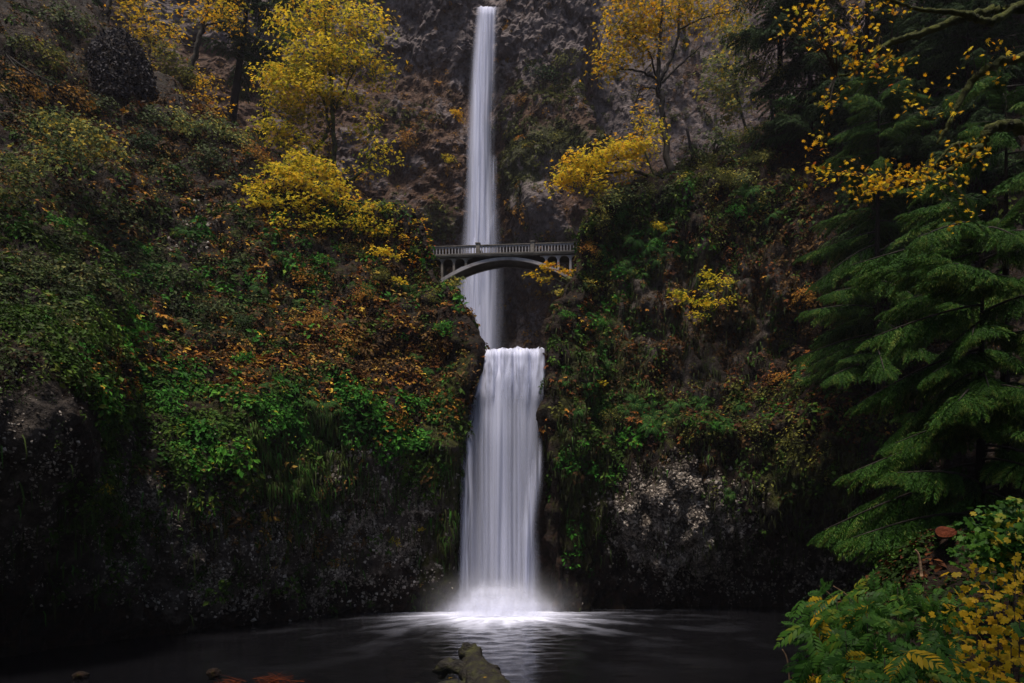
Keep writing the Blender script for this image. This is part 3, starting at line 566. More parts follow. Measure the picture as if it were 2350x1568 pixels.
def cover(name, label, cat, s, n, dens, mat, size, lift, seed, blank=DIAMOND, up=.45, droop=.6, tint=(.5, .25), clump=.35, ctint=.25, grp=22, rad=.5, near=True):
    rng = np.random.RandomState(seed)
    k = max(1, int(n / grp)); C, Cn = s.scatter(k, lambda c: dens(c) * np.clip(50 / np.maximum(c[..., 1], 5), .5, 1.7) ** 2, rng); cr = rad * (.5 + 1.0 * rng.rand(k) ** 1.5); ct = rng.normal(size=k); cs = .6 + 1.1 * rng.rand(k) ** 2; cr = cr * (.5 + .5 * cs); ix = rng.randint(k, size=n)
    r = np.sqrt(rng.rand(n)); a = rng.rand(n) * 6.283; Nn = Cn[ix]; tu = nrm(np.cross(Nn, np.array([.3, .2, 1.0]))); tv = np.cross(Nn, tu); off = tu * np.cos(a)[:, None] + tv * np.sin(a)[:, None]
    P = C[ix] + off * (r * cr[ix])[:, None]; dome = (1 - r ** 2) * cr[ix]                # each plant is a little dome of leaves
    P = P + Nn * (lift * (.25 * rng.rand(n) + dome))[:, None] - UPV * (.15 * r * cr[ix])[:, None]
    nn = nrm(Nn * .6 + off * .6 * r[:, None] + UPV * up + rng.normal(0, .35, P.shape)); dd = off * 1.0 + rng.normal(0, .6, P.shape) - UPV * droop; dd = dd - nn * (dd * nn).sum(-1, keepdims=True)
    sz = size * cs[ix] * (np.clip(P[:, 1] / 46, .62, 1.0) if near else 1.0) * (.55 + .9 * rng.rand(len(P)) ** 1.3)
    tn = tint[0] + .6 * tint[1] * rng.normal(size=len(P)) + .7 * tint[1] * ct[ix] + ctint * fbm(P * clump + seed * 3, 3)
    o = leaf_obj(name, blank, P, dd, nn, sz, tn, mat); return tag(o, label, cat, kind='stuff')
def patches(cx, thr=.0, soft=.35, sc=.28, seed=0):      # broken-up patches of growth
    return sstep(thr, thr + soft, fbm(cx * sc + seed, 4))
def reg(*bl):
    def f(C):
        px, py = proj(C); return sum(a * blob(px, py, *b) for a, b in bl)
    return f

# ------------------------------------------------------------------ growth that nobody could count
vis = lambda C: (C[..., 1] > 18) * sstep(-250, -100, proj(C)[0]) * sstep(2750, 2500, proj(C)[0])
lo_slope = lambda C: sstep(1260, 1060, proj(C)[1])
def dL_ivy(C):
    px, py = proj(C); z = reg((1.6, (480, 950, 260, 120)), (1.2, (1000, 1000, 110, 120)), (1.1, (230, 880, 90, 160)), (1.4, (90, 830, 130, 110)), (.6, (60, 350, 200, 300)), (.55, (50, 690, 140, 180)), (.9, (200, 1180, 90, 160)), (1.2, (830, 930, 60, 60)), (.9, (480, 1060, 110, 120)), (.6, (640, 560, 420, 260)), (.5, (150, 600, 260, 220)), (.35, (600, 1300, 300, 120)), (.9, (700, 1130, 60, 70)), (.9, (930, 1060, 60, 80)), (.5, (300, 1200, 60, 140)), (.5, (990, 650, 120, 120)), (.6, (560, 780, 300, 90)))(C)
    return z * vis(C) * (.12 + patches(C, -.05, .4, .33, 1))
cover('ivy', 'glossy green ivy and creeping plants matting the left cliff', 'ivy', SL, 68000, dL_ivy, M['ivy'], .26, .55, 21, up=.3, tint=(.5, .22))
def dL_green(C):
    z = reg((1.5, (600, 930, 330, 75)), (1.2, (940, 1000, 110, 90)), (1.2, (840, 925, 60, 50)), (.9, (320, 860, 90, 120)), (.8, (470, 1060, 90, 90)), (.35, (560, 600, 400, 200)))(C)
    return z * vis(C) * patches(C, .05, .3, .3, 9)
cover('ground_cover', 'bright fresh green leaves hanging over the left cliff brow', 'ground cover', SL, 22000, dL_green, M['green'], .30, .7, 22, up=.35, tint=(.55, .2))
def dL_br(C):
    px, py = proj(C); z = reg((1.3, (150, 560, 260, 130)), (.9, (30, 680, 140, 180)), (1.1, (480, 640, 140, 110)), (.9, (330, 380, 260, 120)), (.7, (60, 200, 200, 160)), (.9, (540, 700, 110, 60)), (.6, (700, 480, 140, 90)))(C)
    return z * vis(C) * (.15 + patches(C, -.05, .4, .3, 4))
cover('bramble', 'grey green bramble thicket over the left hillside', 'bramble', SL, 40000, dL_br, M['bramble'], .24, .8, 23, up=.5)
def dL_dry(C):
    px, py = proj(C); z = reg((1.3, (780, 720, 260, 150)), (.9, (960, 800, 130, 120)), (.8, (560, 820, 330, 80)), (.7, (330, 230, 300, 120)), (.6, (500, 400, 400, 180)), (.6, (900, 880, 160, 90)), (.28, (700, 1180, 350, 130)), (.9, (100, 300, 250, 260)))(C)
    return z * vis(C) * (.25 + patches(C, -.1, .4, .35, 6))
cover('dry_brush', 'rusty brown dry brush on the left slope', 'brush', SL, 60000, dL_dry, M['dry'], .24, .6, 24, up=.4, ctint=.35)
def dL_lit(C):
    z = reg((1.3, (720, 780, 300, 110)), (1.0, (860, 880, 160, 90)), (1.1, (480, 860, 230, 50)), (.8, (700, 620, 300, 160)), (.5, (500, 380, 300, 160)), (.4, (200, 250, 250, 160)), (.9, (950, 930, 120, 60)))(C)
    return z * vis(C) * (.15 + patches(C, .0, .35, .45, 12))
cover('fallen_leaves', 'orange and yellow fallen leaves scattered over the left slope', 'leaves', SL, 34000, dL_lit, M['litter'], .24, .35, 25, TRI, up=.7, droop=.2, tint=(.58, .27), ctint=.2, grp=4, rad=.5)
def dR_ivy(C):
    z = reg((1.0, (1380, 720, 110, 260)), (.9, (1480, 520, 200, 130)), (.9, (1560, 930, 260, 70)), (.8, (1350, 1000, 90, 160)), (.6, (1850, 1050, 200, 140)), (.6, (1650, 420, 200, 120)), (.5, (1300, 880, 60, 120)), (.5, (2050, 700, 300, 400)), (.7, (1900, 300, 250, 200)), (.10, (1600, 650, 200, 160)))(C)
    return z * vis(C) * (.06 + patches(C, .0, .4, .33, 31))
cover('ivy', 'dark green ivy and creepers over the right rock wall', 'ivy', SR, 46000, dR_ivy, M['ivy'], .26, .55, 31, up=.3, tint=(.45, .22))
def dR_green(C):
    z = reg((1.2, (1440, 960, 110, 50)), (1.0, (1340, 1080, 60, 160)), (.8, (1420, 620, 80, 90)), (.7, (1340, 770, 50, 110)), (.8, (1500, 500, 120, 60)), (.5, (1650, 950, 130, 60)))(C)
    return z * vis(C) * patches(C, .05, .3, .35, 33)
cover('ground_cover', 'fresh green leaves tufted on the right wall and terrace', 'ground cover', SR, 11000, dR_green, M['green'], .28, .55, 32, up=.3, tint=(.5, .2))
def dR_ol(C):
    z = reg((1.2, (1690, 430, 130, 120)), (1.0, (1640, 340, 150, 60)), (.7, (1380, 500, 80, 100)), (.7, (1560, 400, 120, 60)), (.6, (1560, 920, 220, 60)), (.5, (1350, 640, 60, 80)), (.5, (1820, 320, 160, 120)), (.5, (1800, 980, 260, 100)))(C)
    return z * vis(C) * (.1 + patches(C, -.05, .4, .35, 35))
cover('undergrowth', 'olive green undergrowth along the top of the right wall', 'undergrowth', SR, 36000, dR_ol, M['olive'], .20, .9, 33, up=.4, tint=(.45, .25))
def dR_lit(C):
    z = reg((1.1, (1830, 880, 160, 60)), (.9, (1560, 960, 260, 50)), (.6, (1700, 600, 260, 200)), (.6, (1400, 800, 150, 160)), (.6, (1800, 420, 160, 120)), (.5, (1950, 950, 160, 80)))(C)
    return z * vis(C) * (.12 + patches(C, .05, .35, .5, 36))
cover('fallen_leaves', 'russet fallen leaves on the right terrace and ledges', 'leaves', SR, 15000, dR_lit, M['litter'], .22, .25, 34, TRI, up=.7, droop=.2, tint=(.38, .22), grp=4, rad=.5)
def dR_dry(C):
    z = reg((1.0, (1640, 740, 260, 200)), (.8, (1780, 560, 160, 160)), (.6, (1450, 750, 150, 200)), (.6, (1600, 1020, 300, 60)), (.8, (1850, 450, 200, 250)), (.6, (2000, 800, 250, 250)))(C)
    return z * vis(C) * (.2 + patches(C, -.1, .4, .4, 38))
cover('dry_brush', 'dark brown dead brush hanging on the right rock wall', 'brush', SR, 38000, dR_dry, M['dry'], .22, .4, 35, up=.1, droop=1.2, tint=(.28, .2))
def dB(C):
    px, py = proj(C); return (sstep(88, 78, C[..., 2]) * .8 + .18) * sstep(34, 46, C[..., 2]) * (.10 + patches(C, -.05, .35, .14, 41)) * sstep(200, 500, px) * sstep(1800, 1500, px) * (1 - blob(px, py, 1110, 500, 60, 900))
cover('cliff_brush', 'rusty brush growing on the ledges of the far cliff', 'brush', SB, 24000, dB, M['rust'], .34, .7, 41, up=.5, tint=(.35, .22), clump=.12)
def dB2(C):
    return reg((1.2, (1250, 180, 90, 40)), (1, (1270, 320, 110, 60)), (.9, (1200, 300, 60, 120)), (.8, (1300, 240, 120, 40)), (.8, (960, 500, 110, 50)), (.6, (900, 280, 80, 40)), (.8, (1230, 540, 120, 30)), (.5, (1640, 200, 150, 120)))(C) * (.1 + patches(C, .0, .35, .14, 43))
cover('cliff_growth', 'olive moss and bushes on ledges of the far cliff beside the upper fall', 'bushes', SB, 20000, dB2, M['olive'], .40, .8, 42, up=.5, tint=(.32, .2))

# hanging grass and roots: thin drooping blades
def hang(name, label, cat, s, n, dens, mat, ln, seed, w=.035, tint=(.5, .25)):
    rng = np.random.RandomState(seed); P, Nn = s.scatter(n, dens, rng); k = len(P)
    l = ln * (.4 + .9 * rng.rand(k, 1)); o = nrm(Nn * np.array([1, 1, .3]) + rng.normal(0, .35, P.shape)); side = nrm(np.cross(o, UPV)) * w * (.6 + .8 * rng.rand(k, 1))
    p0 = P; p1 = P + o * l * .28 - UPV * l * .12; p2 = P + o * l * .38 - UPV * l * .6 + rng.normal(0, .05, P.shape); p3 = P + o * l * .36 - UPV * l * 1.05
    V = np.stack([p0 - side, p0 + side, p1 - side, p1 + side, p2 - side * .8, p2 + side * .8, p3 - side * .15, p3 + side * .15], 1).reshape(-1, 3)
    b = np.arange(k)[:, None, None] * 8; Q = (b + np.array([[0, 1, 3, 2], [2, 3, 5, 4], [4, 5, 7, 6]])[None]).reshape(-1, 4)
    tn = np.repeat(tint[0] + tint[1] * rng.normal(size=k) + .25 * fbm(P * .5, 2), 8)
    o_ = link(name, raw_mesh(name, V, Q, {'tint': np.clip(tn, 0, 1)}, mat)); return tag(o_, label, cat, kind='stuff')
def dHL(C):
    z = reg((2.2, (690, 1010, 90, 130)), (.10, (560, 1180, 320, 140)), (.3, (1010, 1150, 50, 220)), (.06, (120, 1200, 200, 160)), (.15, (850, 1080, 100, 80)))(C); return z * vis(C) * (.25 + patches(C, -.05, .4, .5, 51))
hang('hanging_grass', 'long green grass hanging in a curtain from the left cliff', 'grass', SL, 11000, dHL, M['grass'], .8, 51, tint=(.55, .25))
def dHR(C):
    z = reg((1.0, (1480, 780, 200, 200)), (.9, (1700, 760, 160, 220)), (1.1, (1350, 1050, 80, 240)), (.8, (1500, 1040, 200, 60)), (.8, (1850, 1130, 200, 110)), (.6, (1750, 1250, 260, 60)), (.5, (1550, 560, 200, 100)))(C); return z * vis(C) * (.2 + patches(C, -.05, .4, .5, 53))
hang('hanging_roots', 'olive moss and roots hanging down the right rock wall', 'moss', SR, 17000, dHR, M['grass'], .7, 52, tint=(.32, .22))

# pebbles bedded in the conglomerate
ICO = (np.array([[1, 0, 0], [-1, 0, 0], [0, 1, 0], [0, -1, 0], [0, 0, 1], [0, 0, -1.0]]), np.array([[0, 2, 4], [2, 1, 4], [1, 3, 4], [3, 0, 4], [2, 0, 5], [1, 2, 5], [3, 1, 5], [0, 3, 5]]))
def pebbles(name, label, s, n, dens, size, seed, tint=(.5, .25)):
    rng = np.random.RandomState(seed); P, Nn = s.scatter(n, dens, rng); k = len(P)
    sz = size * (.35 + 1.1 * rng.rand(k) ** 2) * np.clip(P[:, 1] / 56, .4, 1); bl = (ICO[0] * np.array([1.25, 1, .7]), ICO[1])
    d = rng.normal(size=P.shape); P = P + Nn * (sz * .05)[:, None]
    V, Fc, T = leaves(bl, P, d, nrm(Nn + rng.normal(0, .3, P.shape)), sz, tint[0] + tint[1] * rng.normal(size=k))
    V += .75 * np.repeat(sz, 6)[:, None] * (rng.rand(*V.shape) - .5)
    o = link(name, raw_mesh(name, V, Fc, {'tint': np.clip(T, 0, 1)}, M['pebble'], False)); return tag(o, label, 'pebbles', kind='stuff')
pebbles('pebbles', 'pale pebbles bedded in the rock bulge right of the fall', SR, 13000, lambda C: reg((1.6, (1560, 1200, 130, 105)), (.25, (1750, 1310, 260, 60)))(C) * vis(C) * (.2 + patches(C, -.2, .35, .5, 61)), .135, 61, (.60, .26))
pebbles('pebbles', 'grey pebbles bedded in the overhanging left cliff', SL, 19000, lambda C: reg((.5, (640, 1260, 200, 120)), (1.2, (880, 1190, 120, 130)), (1.0, (400, 1180, 170, 130)), (.8, (70, 1000, 120, 120)), (.5, (500, 1330, 300, 70)), (.3, (450, 520, 50, 60)), (.6, (60, 1230, 130, 100)))(C) * vis(C) * (.15 + patches(C, -.1, .35, .5, 63)), .13, 62, (.64, .25))

# ------------------------------------------------------------------ trees
def curve(pts, n):
    return catmull(np.array(pts, float), n, 0)
def grow(stems, clusters, rng, twig_r=.02):
    """stems: list of (k,4) arrays x,y,z,r. joins every cluster point to the nearest wood and returns tubes"""
    tubes = []; nodes = []; 
    for s in stems: tubes.append((s[:, :3], s[:, 3])); nodes.append(s)
    nodes = np.concatenate(nodes); start = nodes.copy()
    dd = np.array([np.min(np.linalg.norm(start[:, :3] - c, axis=1)) for c in clusters]); order = np.argsort(dd)
    buf = np.zeros((len(nodes) + 6 * len(clusters), 4)); buf[:len(nodes)] = nodes; m = len(nodes)
    for i in order:
        c = clusters[i]; d = np.linalg.norm(buf[:m, :3] - c, axis=1) + np.maximum(buf[:m, 2] - c[2], 0) * .5; j = int(np.argmin(d)); p = buf[j, :3]; l = np.linalg.norm(c - p)
        r0 = min(buf[j, 3] * .7, twig_r + .012 * l); mid = (p + c) / 2 + np.array([0, 0, .12 * l]) + rng.normal(0, .07 * l, 3)
        q = curve([p, mid, c], 6); r = np.linspace(r0, max(.008, r0 * .35), 6); tubes.append((q, r)); buf[m:m + 5, :3] = q[1:]; buf[m:m + 5, 3] = r[1:]; m += 5
    return tubes
def tree(name, label, cat, base, stems, blobs, leafmat, barkmat, size, seed, blank=TRI, group=None, per=15, tint=(.5, .22), spread=.62, flat=.32, outw=.45, dens=1.0):
    """stems: lists of (px,py,Y,r); blobs: (px,py,Y,rx,ry,rz metres,n leaves)"""
    rng = np.random.RandomState(seed); S = []
    for st in stems:
        a = np.array([np.append(at(*q[:3]), q[3]) for q in st]); S.append(curve(a, max(8, 6 * len(st))) )
        S[-1][:, 3] = np.maximum(S[-1][:, 3], .01)
        w = S[-1]; w[1:-1, :3] += rng.normal(0, .35, (len(w) - 2, 3)) * w[1:-1, 3:4]
    root = bpy.data.objects.new(name, None); COL.objects.link(root); b = S[0][0, :3]; root.location = tuple(b); tag(root, label, cat, group)
    CL = []; LP = []; LT = []; LN = []
    for (bx, by, bY, rx, ry, rz, n) in blobs:
        n = n * dens; c = at(bx, by, bY); k = max(2, int(n / per)); g = nrm(rng.normal(size=(k, 3))) * (rng.rand(k, 1) ** .45); cc = c + g * np.array([rx, ry, rz]); CL.append(cc)
        for q, gq in zip(cc, g):
            m = max(3, int(per * (.5 + rng.rand()))); o = rng.normal(0, 1, (m, 3)) * np.array([spread, spread, spread * flat]); o[:, 2] -= .12 * (o[:, 0] ** 2 + o[:, 1] ** 2)
            LP.append(q + o); LT.append(np.full(m, tint[0] + .85 * tint[1] * rng.normal() + .12 * gq[2]) + .6 * tint[1] * rng.normal(size=m)); LN.append(np.repeat(gq[None], m, 0))
    CL = np.concatenate(CL); P = np.concatenate(LP); T = np.concatenate(LT); O = np.concatenate(LN)
    mb = MB()
    for q, (pts, r) in enumerate(grow(S, CL, rng)): mb.tube(pts - b, r, 7 if q < len(S) else 4, cap=q < len(S))
    mb.obj('trunk', barkmat, root)
    nn = nrm(UPV * .7 + O * outw + np.array([0, -.35, 0]) + rng.normal(0, .42, P.shape)); dd = O + rng.normal(0, .8, P.shape) - UPV * .35; dd -= nn * (dd * nn).sum(-1, keepdims=True)
    leaf_obj('crown', blank, P - b, dd, nn, size * (.6 + .7 * rng.rand(len(P))), T, leafmat, root)
    return root
Yt = 66.0
tree('maple_tree', 'tall yellow maple with layered crown on the left hilltop beside the cliff', 'tree', None,
     [[(768,440,Yt,.30),(764,330,Yt,.24),(762,220,Yt,.18),(752,110,Yt,.12),(745,20,Yt,.06)], [(700,400,Yt-.5,.26),(722,345,Yt-.5,.22),(752,300,Yt,.18),(742,230,Yt,.12),(700,180,Yt,.08)], [(775,430,Yt-.3,.2),(812,408,Yt-.6,.16),(845,375,Yt-.8,.12),(868,345,Yt-.8,.08),(905,335,Yt-.8,.04)],
      [(764,260,Yt,.12),(800,190,Yt,.09),(830,120,Yt,.05)]],
     [(700,60,Yt,3.6,3.2,2.0,900),(790,70,Yt,4.2,3,2.4,900),(680,150,Yt-1,3.4,2.6,1.5,1100),(770,130,Yt-1,3.2,2.6,1.4,900),(640,185,Yt-1,2.0,2,1.2,650),(720,205,Yt-1.5,3.2,2.4,1.2,800),(850,150,Yt,2.2,2.2,1.6,420),(660,235,Yt-1,2.2,2,1.1,480),(800,220,Yt,2.4,2.2,1.3,330),(640,300,Yt-1,2.2,2,1.4,420),(700,280,Yt,2.4,2,1.4,260),(820,300,Yt,2.6,2,1.6,240),(880,350,Yt-.8,2.0,1.6,1.4,180),(690,340,Yt-.5,2.2,1.8,1.2,330),(845,60,Yt,2.4,2,2,380),(740,-10,Yt,4.5,3,1.6,900),(830,400,Yt-.5,2,1.5,1,130)],
     M['maple'], M['bark_moss'], .28, 101, tint=(.48, .28), dens=1.0, spread=.66, flat=.24)
tree('maple_shrub', 'low domed yellow maple spilling over the left cliff edge below the tall maple', 'shrub', None,
     [[(735,560,62,.12),(700,470,61.5,.09),(650,420,61,.06)], [(735,560,62,.12),(745,460,61.5,.08),(760,410,61.5,.05)]],
     [(600,425,60.2,1.2,1.2,.45,260),(650,395,60.6,1.5,1.3,.4,380),(700,372,61,1.5,1.3,.35,420),(745,395,61,1.3,1.2,.4,340),(775,425,61,.9,1,.4,160),(680,420,60,1.6,1.2,.4,330),(620,460,59.8,1.1,1.1,.4,200),(735,440,60.4,1.2,1,.4,220),(585,470,59.6,.8,.8,.35,90),(690,470,59.6,1.3,1,.4,170),(740,500,59.8,1.0,.8,.5,110),(650,510,59.4,1.2,.9,.5,80),(700,520,59.4,1.0,.8,.5,70)],
     M['maple'], M['bark'], .28, 102, tint=(.5, .24))
tree('hazel_shrub', 'pale yellow green shrub on the crest left of the bridge', 'shrub', None, [[(880,560,62,.09),(870,510,61.5,.06),(850,485,61.5,.04)]],
     [(860,485,61.5,1.6,1.4,.5,420),(905,495,61.5,1.2,1.2,.5,330),(830,510,60.5,1.4,1,.6,260),(880,530,60.8,1.4,1,.6,260),(800,470,61,1.2,1,.5,200)], M['maple'], M['twig'], .23, 103, tint=(.42, .3))
tree('vine_maple', 'thin russet and yellow shrub against the left end of the bridge', 'shrub', None, [[(970,620,61,.06),(962,560,61,.05),(955,515,61,.03)]],
     [(955,530,61,.9,.8,1.2,160),(975,560,61.2,.7,.7,.8,110),(935,560,60.5,.8,.7,.9,110),(960,600,60.5,.9,.6,.8,110)], M['maple_o'], M['twig'], .22, 104, tint=(.55, .3), spread=.4)
tree('vine_maple', 'yellow leafy sprig hanging on the left bank below the bridge end', 'shrub', None, [[(905,600,60,.05),(890,585,59.5,.04),(865,570,59,.03)]],
     [(875,572,59,.9,.6,.35,90),(915,585,59.5,.6,.5,.35,50),(930,640,59.3,.8,.5,.5,60)], M['maple'], M['twig'], .26, 105, tint=(.62, .2), spread=.35)
tree('hazel_shrub', 'russet and olive shrub burying the left end of the bridge railing', 'shrub', None, [[(985,640,61,.05),(980,600,60.8,.04),(975,570,60.8,.03)]],
     [(972,590,60.6,.6,.5,.7,170),(955,560,60.8,.8,.6,.7,190),(978,622,60.5,.6,.5,.6,130),(965,650,60.2,.8,.5,.6,150)], M['olive'], M['twig'], .17, 109, tint=(.6, .35), spread=.3)
tree('hazel_shrub', 'straw coloured shrub burying the right end of the bridge railing', 'shrub', None, [[(1365,620,60.5,.05),(1355,585,60.4,.04),(1350,550,60.4,.03)]],
     [(1348,560,60.3,.6,.5,.7,170),(1362,590,60.2,.7,.5,.7,170),(1352,525,60.6,.7,.6,.7,170),(1345,610,60.2,.5,.5,.5,100)], M['olive'], M['twig'], .16, 110, tint=(.7, .3), spread=.3)
tree('sapling', 'small yellow sapling under the left foot of the bridge arch', 'sapling', None, [[(1030,690,60.5,.05),(1034,665,60.3,.04),(1045,648,60,.025)]],
     [(1045,645,60,.7,.5,.35,110),(1030,655,60,.6,.5,.35,70)], M['pale'], M['twig'], .22, 106, tint=(.8, .2), spread=.3)
tree('vine_maple', 'orange maple sprigs under the right foot of the bridge arch', 'shrub', None, [[(1345,650,60.3,.06),(1310,632,60,.045),(1262,618,59.7,.03),(1225,628,59.6,.015)]],
     [(1262,610,59.7,.8,.5,.35,110),(1295,625,59.8,.7,.5,.3,80),(1225,630,59.6,.6,.4,.25,36),(1255,640,59.6,.5,.4,.3,34)], M['maple_o'], M['twig'], .24, 107, tint=(.45, .25), spread=.32)
tree('sapling', 'yellow green sapling on the corner right of the bridge foot', 'sapling', None, [[(1345,690,60,.06),(1325,655,59.6,.045),(1310,640,59.5,.03)]],
     [(1320,640,59.6,.9,.6,.45,130),(1300,668,59.4,.7,.5,.4,70),(1345,655,59.6,.6,.5,.4,60),(1285,665,59.6,.6,.4,.3,50)], M['pale'], M['twig'], .22, 108, tint=(.72, .22), spread=.32)
Yr = 62.5
tree('maple_tree', 'tall dark trunked orange yellow maple on the right rim, crown cut by the top', 'tree', None,
     [[(1545,410,Yr,.36),(1528,330,Yr,.29),(1520,260,Yr,.25),(1510,190,Yr,.23),(1512,120,Yr,.17),(1518,50,Yr,.13),(1520,-60,Yr,.07)], [(1512,190,Yr,.2),(1540,135,Yr,.15),(1556,80,Yr,.12),(1560,-20,Yr,.06)],
      [(1510,185,Yr,.12),(1470,165,Yr-.5,.09),(1425,160,Yr-.8,.06),(1390,170,Yr-.8,.03)], [(1505,180,Yr,.1),(1490,120,Yr,.08),(1450,80,Yr,.05)], [(1514,195,Yr,.12),(1560,150,Yr,.08),(1610,105,Yr,.05)], [(1510,205,Yr,.07),(1475,202,Yr,.055),(1462,225,Yr,.045),(1455,265,Yr,.03)], [(1556,70,Yr,.08),(1620,40,Yr,.06),(1700,20,Yr,.04)]],
     [(1400,130,Yr-1,1.5,1.5,1.3,330),(1440,90,Yr-.5,1.9,1.8,1.3,520),(1480,50,Yr,2.2,2,1.2,620),(1420,40,Yr-.5,1.7,1.7,1.2,360),(1540,30,Yr,2.4,2,1.1,560),(1610,30,Yr,2.2,2,1.0,420),(1450,0,Yr,2.4,2,1.2,520),(1560,-20,Yr,3,2,1.2,560),(1680,10,Yr,2.2,1.8,1.0,300),(1490,120,Yr-.6,1.5,1.4,.8,200),(1385,160,Yr-1,.8,.8,.7,110),(1470,210,Yr,.8,.6,.5,44)],
     M['maple_o'], M['bark'], .27, 111, tint=(.27, .26), dens=.95, spread=.7, flat=.26)
tree('maple_tree', 'low golden maple arching out left of the dark trunk on the right rim', 'tree', None,
     [[(1545,450,61.5,.2),(1505,412,61.2,.16),(1450,392,61,.12),(1400,398,60.8,.08),(1340,402,60.6,.04)], [(1505,412,61.2,.1),(1480,350,61.2,.07),(1470,290,61.2,.04)], [(1450,392,61,.06),(1400,350,60.8,.05),(1370,330,60.8,.03)]],
     [(1300,405,60.5,1.4,1.2,.7,420),(1350,370,60.6,1.8,1.4,.8,620),(1410,345,60.8,1.9,1.5,.8,620),(1470,335,61,1.6,1.4,.8,460),(1360,425,60.5,1.2,1,.5,200),(1490,290,61.2,1.0,1,.6,170),(1470,262,61.2,.9,.9,.4,110),(1430,390,60.8,1.4,1.1,.5,220),(1320,375,60.6,1,.9,.5,180)],
     M['maple'], M['bark_moss'], .27, 112, tint=(.6, .26), dens=1.05, spread=.62, flat=.24)
tree('alder_tree', 'slender yellow green tree behind the right rim, fading in the mist', 'tree', None, [[(1720,330,76,.16),(1690,200,76,.12),(1690,60,76,.07)]],
     [(1680,60,76,2.2,2,1.5,420),(1700,110,76,2.2,2,1.4,380),(1660,160,75,2.4,2,1.3,420),(1700,200,75,2.2,2,1.2,300),(1640,210,75,1.8,1.6,1,240),(1680,250,75,2,1.6,.9,200)], M['pale'], M['bark'], .34, 113, tint=(.66, .25))
tree('sapling', 'bright yellow maple sapling rooted in the middle of the right rock wall', 'sapling', None, [[(1660,745,58.5,.06),(1630,690,57.6,.05),(1600,665,57,.035)], [(1640,705,57.8,.04),(1665,660,57.4,.03)]],
     [(1565,680,56.8,1.3,.8,.45,190),(1610,690,56.8,1.0,.8,.4,120),(1650,650,57.2,1.1,.8,.5,160),(1670,690,57,.9,.7,.35,80),(1600,730,56.8,.7,.5,.35,60),(1625,630,57.4,.8,.6,.3,60)], M['maple'], M['twig'], .25, 114, tint=(.42, .25), spread=.4)
tree('sapling', 'small yellow sprig low on the right wall close to the lower fall lip', 'sapling', None, [[(1365,885,58,.04),(1350,860,57.5,.03)]], [(1350,850,57.4,.8,.5,.5,70),(1375,880,57.4,.6,.4,.3,46)], M['maple'], M['twig'], .24, 115, tint=(.5, .2), spread=.35)
tree('shrub', 'round yellow green bush beside the left end of the lower fall lip', 'shrub', None, [[(1080,845,57,.05),(1076,822,56.7,.03)]], [(1072,818,56.6,.7,.5,.5,230),(1060,840,56.4,.6,.5,.4,110)], M['olive'], M['twig'], .14, 116, tint=(.85, .15), spread=.25)
tree('shrub', 'olive bush at the lower cliff brow left of the lower fall', 'shrub', None, [[(1015,1010,55,.05),(1012,985,54.6,.03)]], [(1015,975,54.4,.9,.6,.7,420),(990,1000,54.3,.7,.6,.5,200),(1035,1000,54.6,.6,.5,.5,160)], M['olive'], M['twig'], .15, 117, tint=(.62, .2), spread=.28)
tree('maple_tree', 'misty orange tree behind the ivy covered boulder', 'tree', None, [[(330,215,74,.2),(345,140,74,.14),(335,60,74,.09),(320,-30,74,.05)], [(245,60,74,.32),(250,0,74,.26),(262,-60,74,.2)], [(345,140,74,.08),(380,110,74,.05)]],
     [(310,40,74,2.6,2,1.6,420),(350,80,74,2.4,2,1.2,360),(390,70,74,1.6,1.5,.8,220),(300,0,74,3,2,1.4,420),(340,150,74,2.2,1.8,1.4,240),(280,90,74,1.8,1.5,1.4,200)], M['maple_o'], M['bark'], .28, 121, tint=(.30, .25), dens=.7, spread=.75)
tree('maple_tree', 'leaning dark trunk with sparse orange leaves on the upper left', 'tree', None, [[(408,260,71,.38),(428,190,71,.32),(452,110,71,.27),(470,40,71,.22),(482,-60,71,.15)], [(452,110,71,.1),(420,100,71,.06),(395,60,71,.03)], [(468,60,71,.1),(510,50,71,.06),(550,40,71,.03)]],
     [(470,30,70.5,1.8,1.5,.9,190),(520,20,70.5,2.2,1.6,.9,240),(440,20,71,1.6,1.4,.8,150),(540,60,70.5,1.6,1.2,.6,110),(500,-20,71,2.6,2,1,260)], M['maple_o'], M['bark'], .28, 122, tint=(.32, .25), dens=.8, spread=.75)
tree('maple_tree', 'small pale orange tree in mist left of the bare conifer trunk', 'tree', None, [[(470,285,77,.14),(468,230,77,.1),(465,180,77,.05)]], [(465,180,77,1.6,1.4,1.1,260),(480,225,77,1.8,1.4,1.1,280),(455,245,77,1.6,1.3,.8,200),(490,255,77,1.2,1.2,.5,110)], M['maple_o'], M['twig'], .26, 123, tint=(.45, .25), dens=.7, spread=.7)
tree('alder_tree', 'bushy olive tree between the boulder and the leaning trunk', 'tree', None, [[(385,235,70,.14),(388,200,70,.1),(380,150,70,.05)]], [(395,150,70,1.8,1.4,1.0,420),(420,180,70,1.6,1.4,.9,360),(370,180,70,1.5,1.3,1.2,260),(385,120,70,1.6,1.2,.8,240)], M['olive'], M['bark'], .24, 124, tint=(.55, .25))
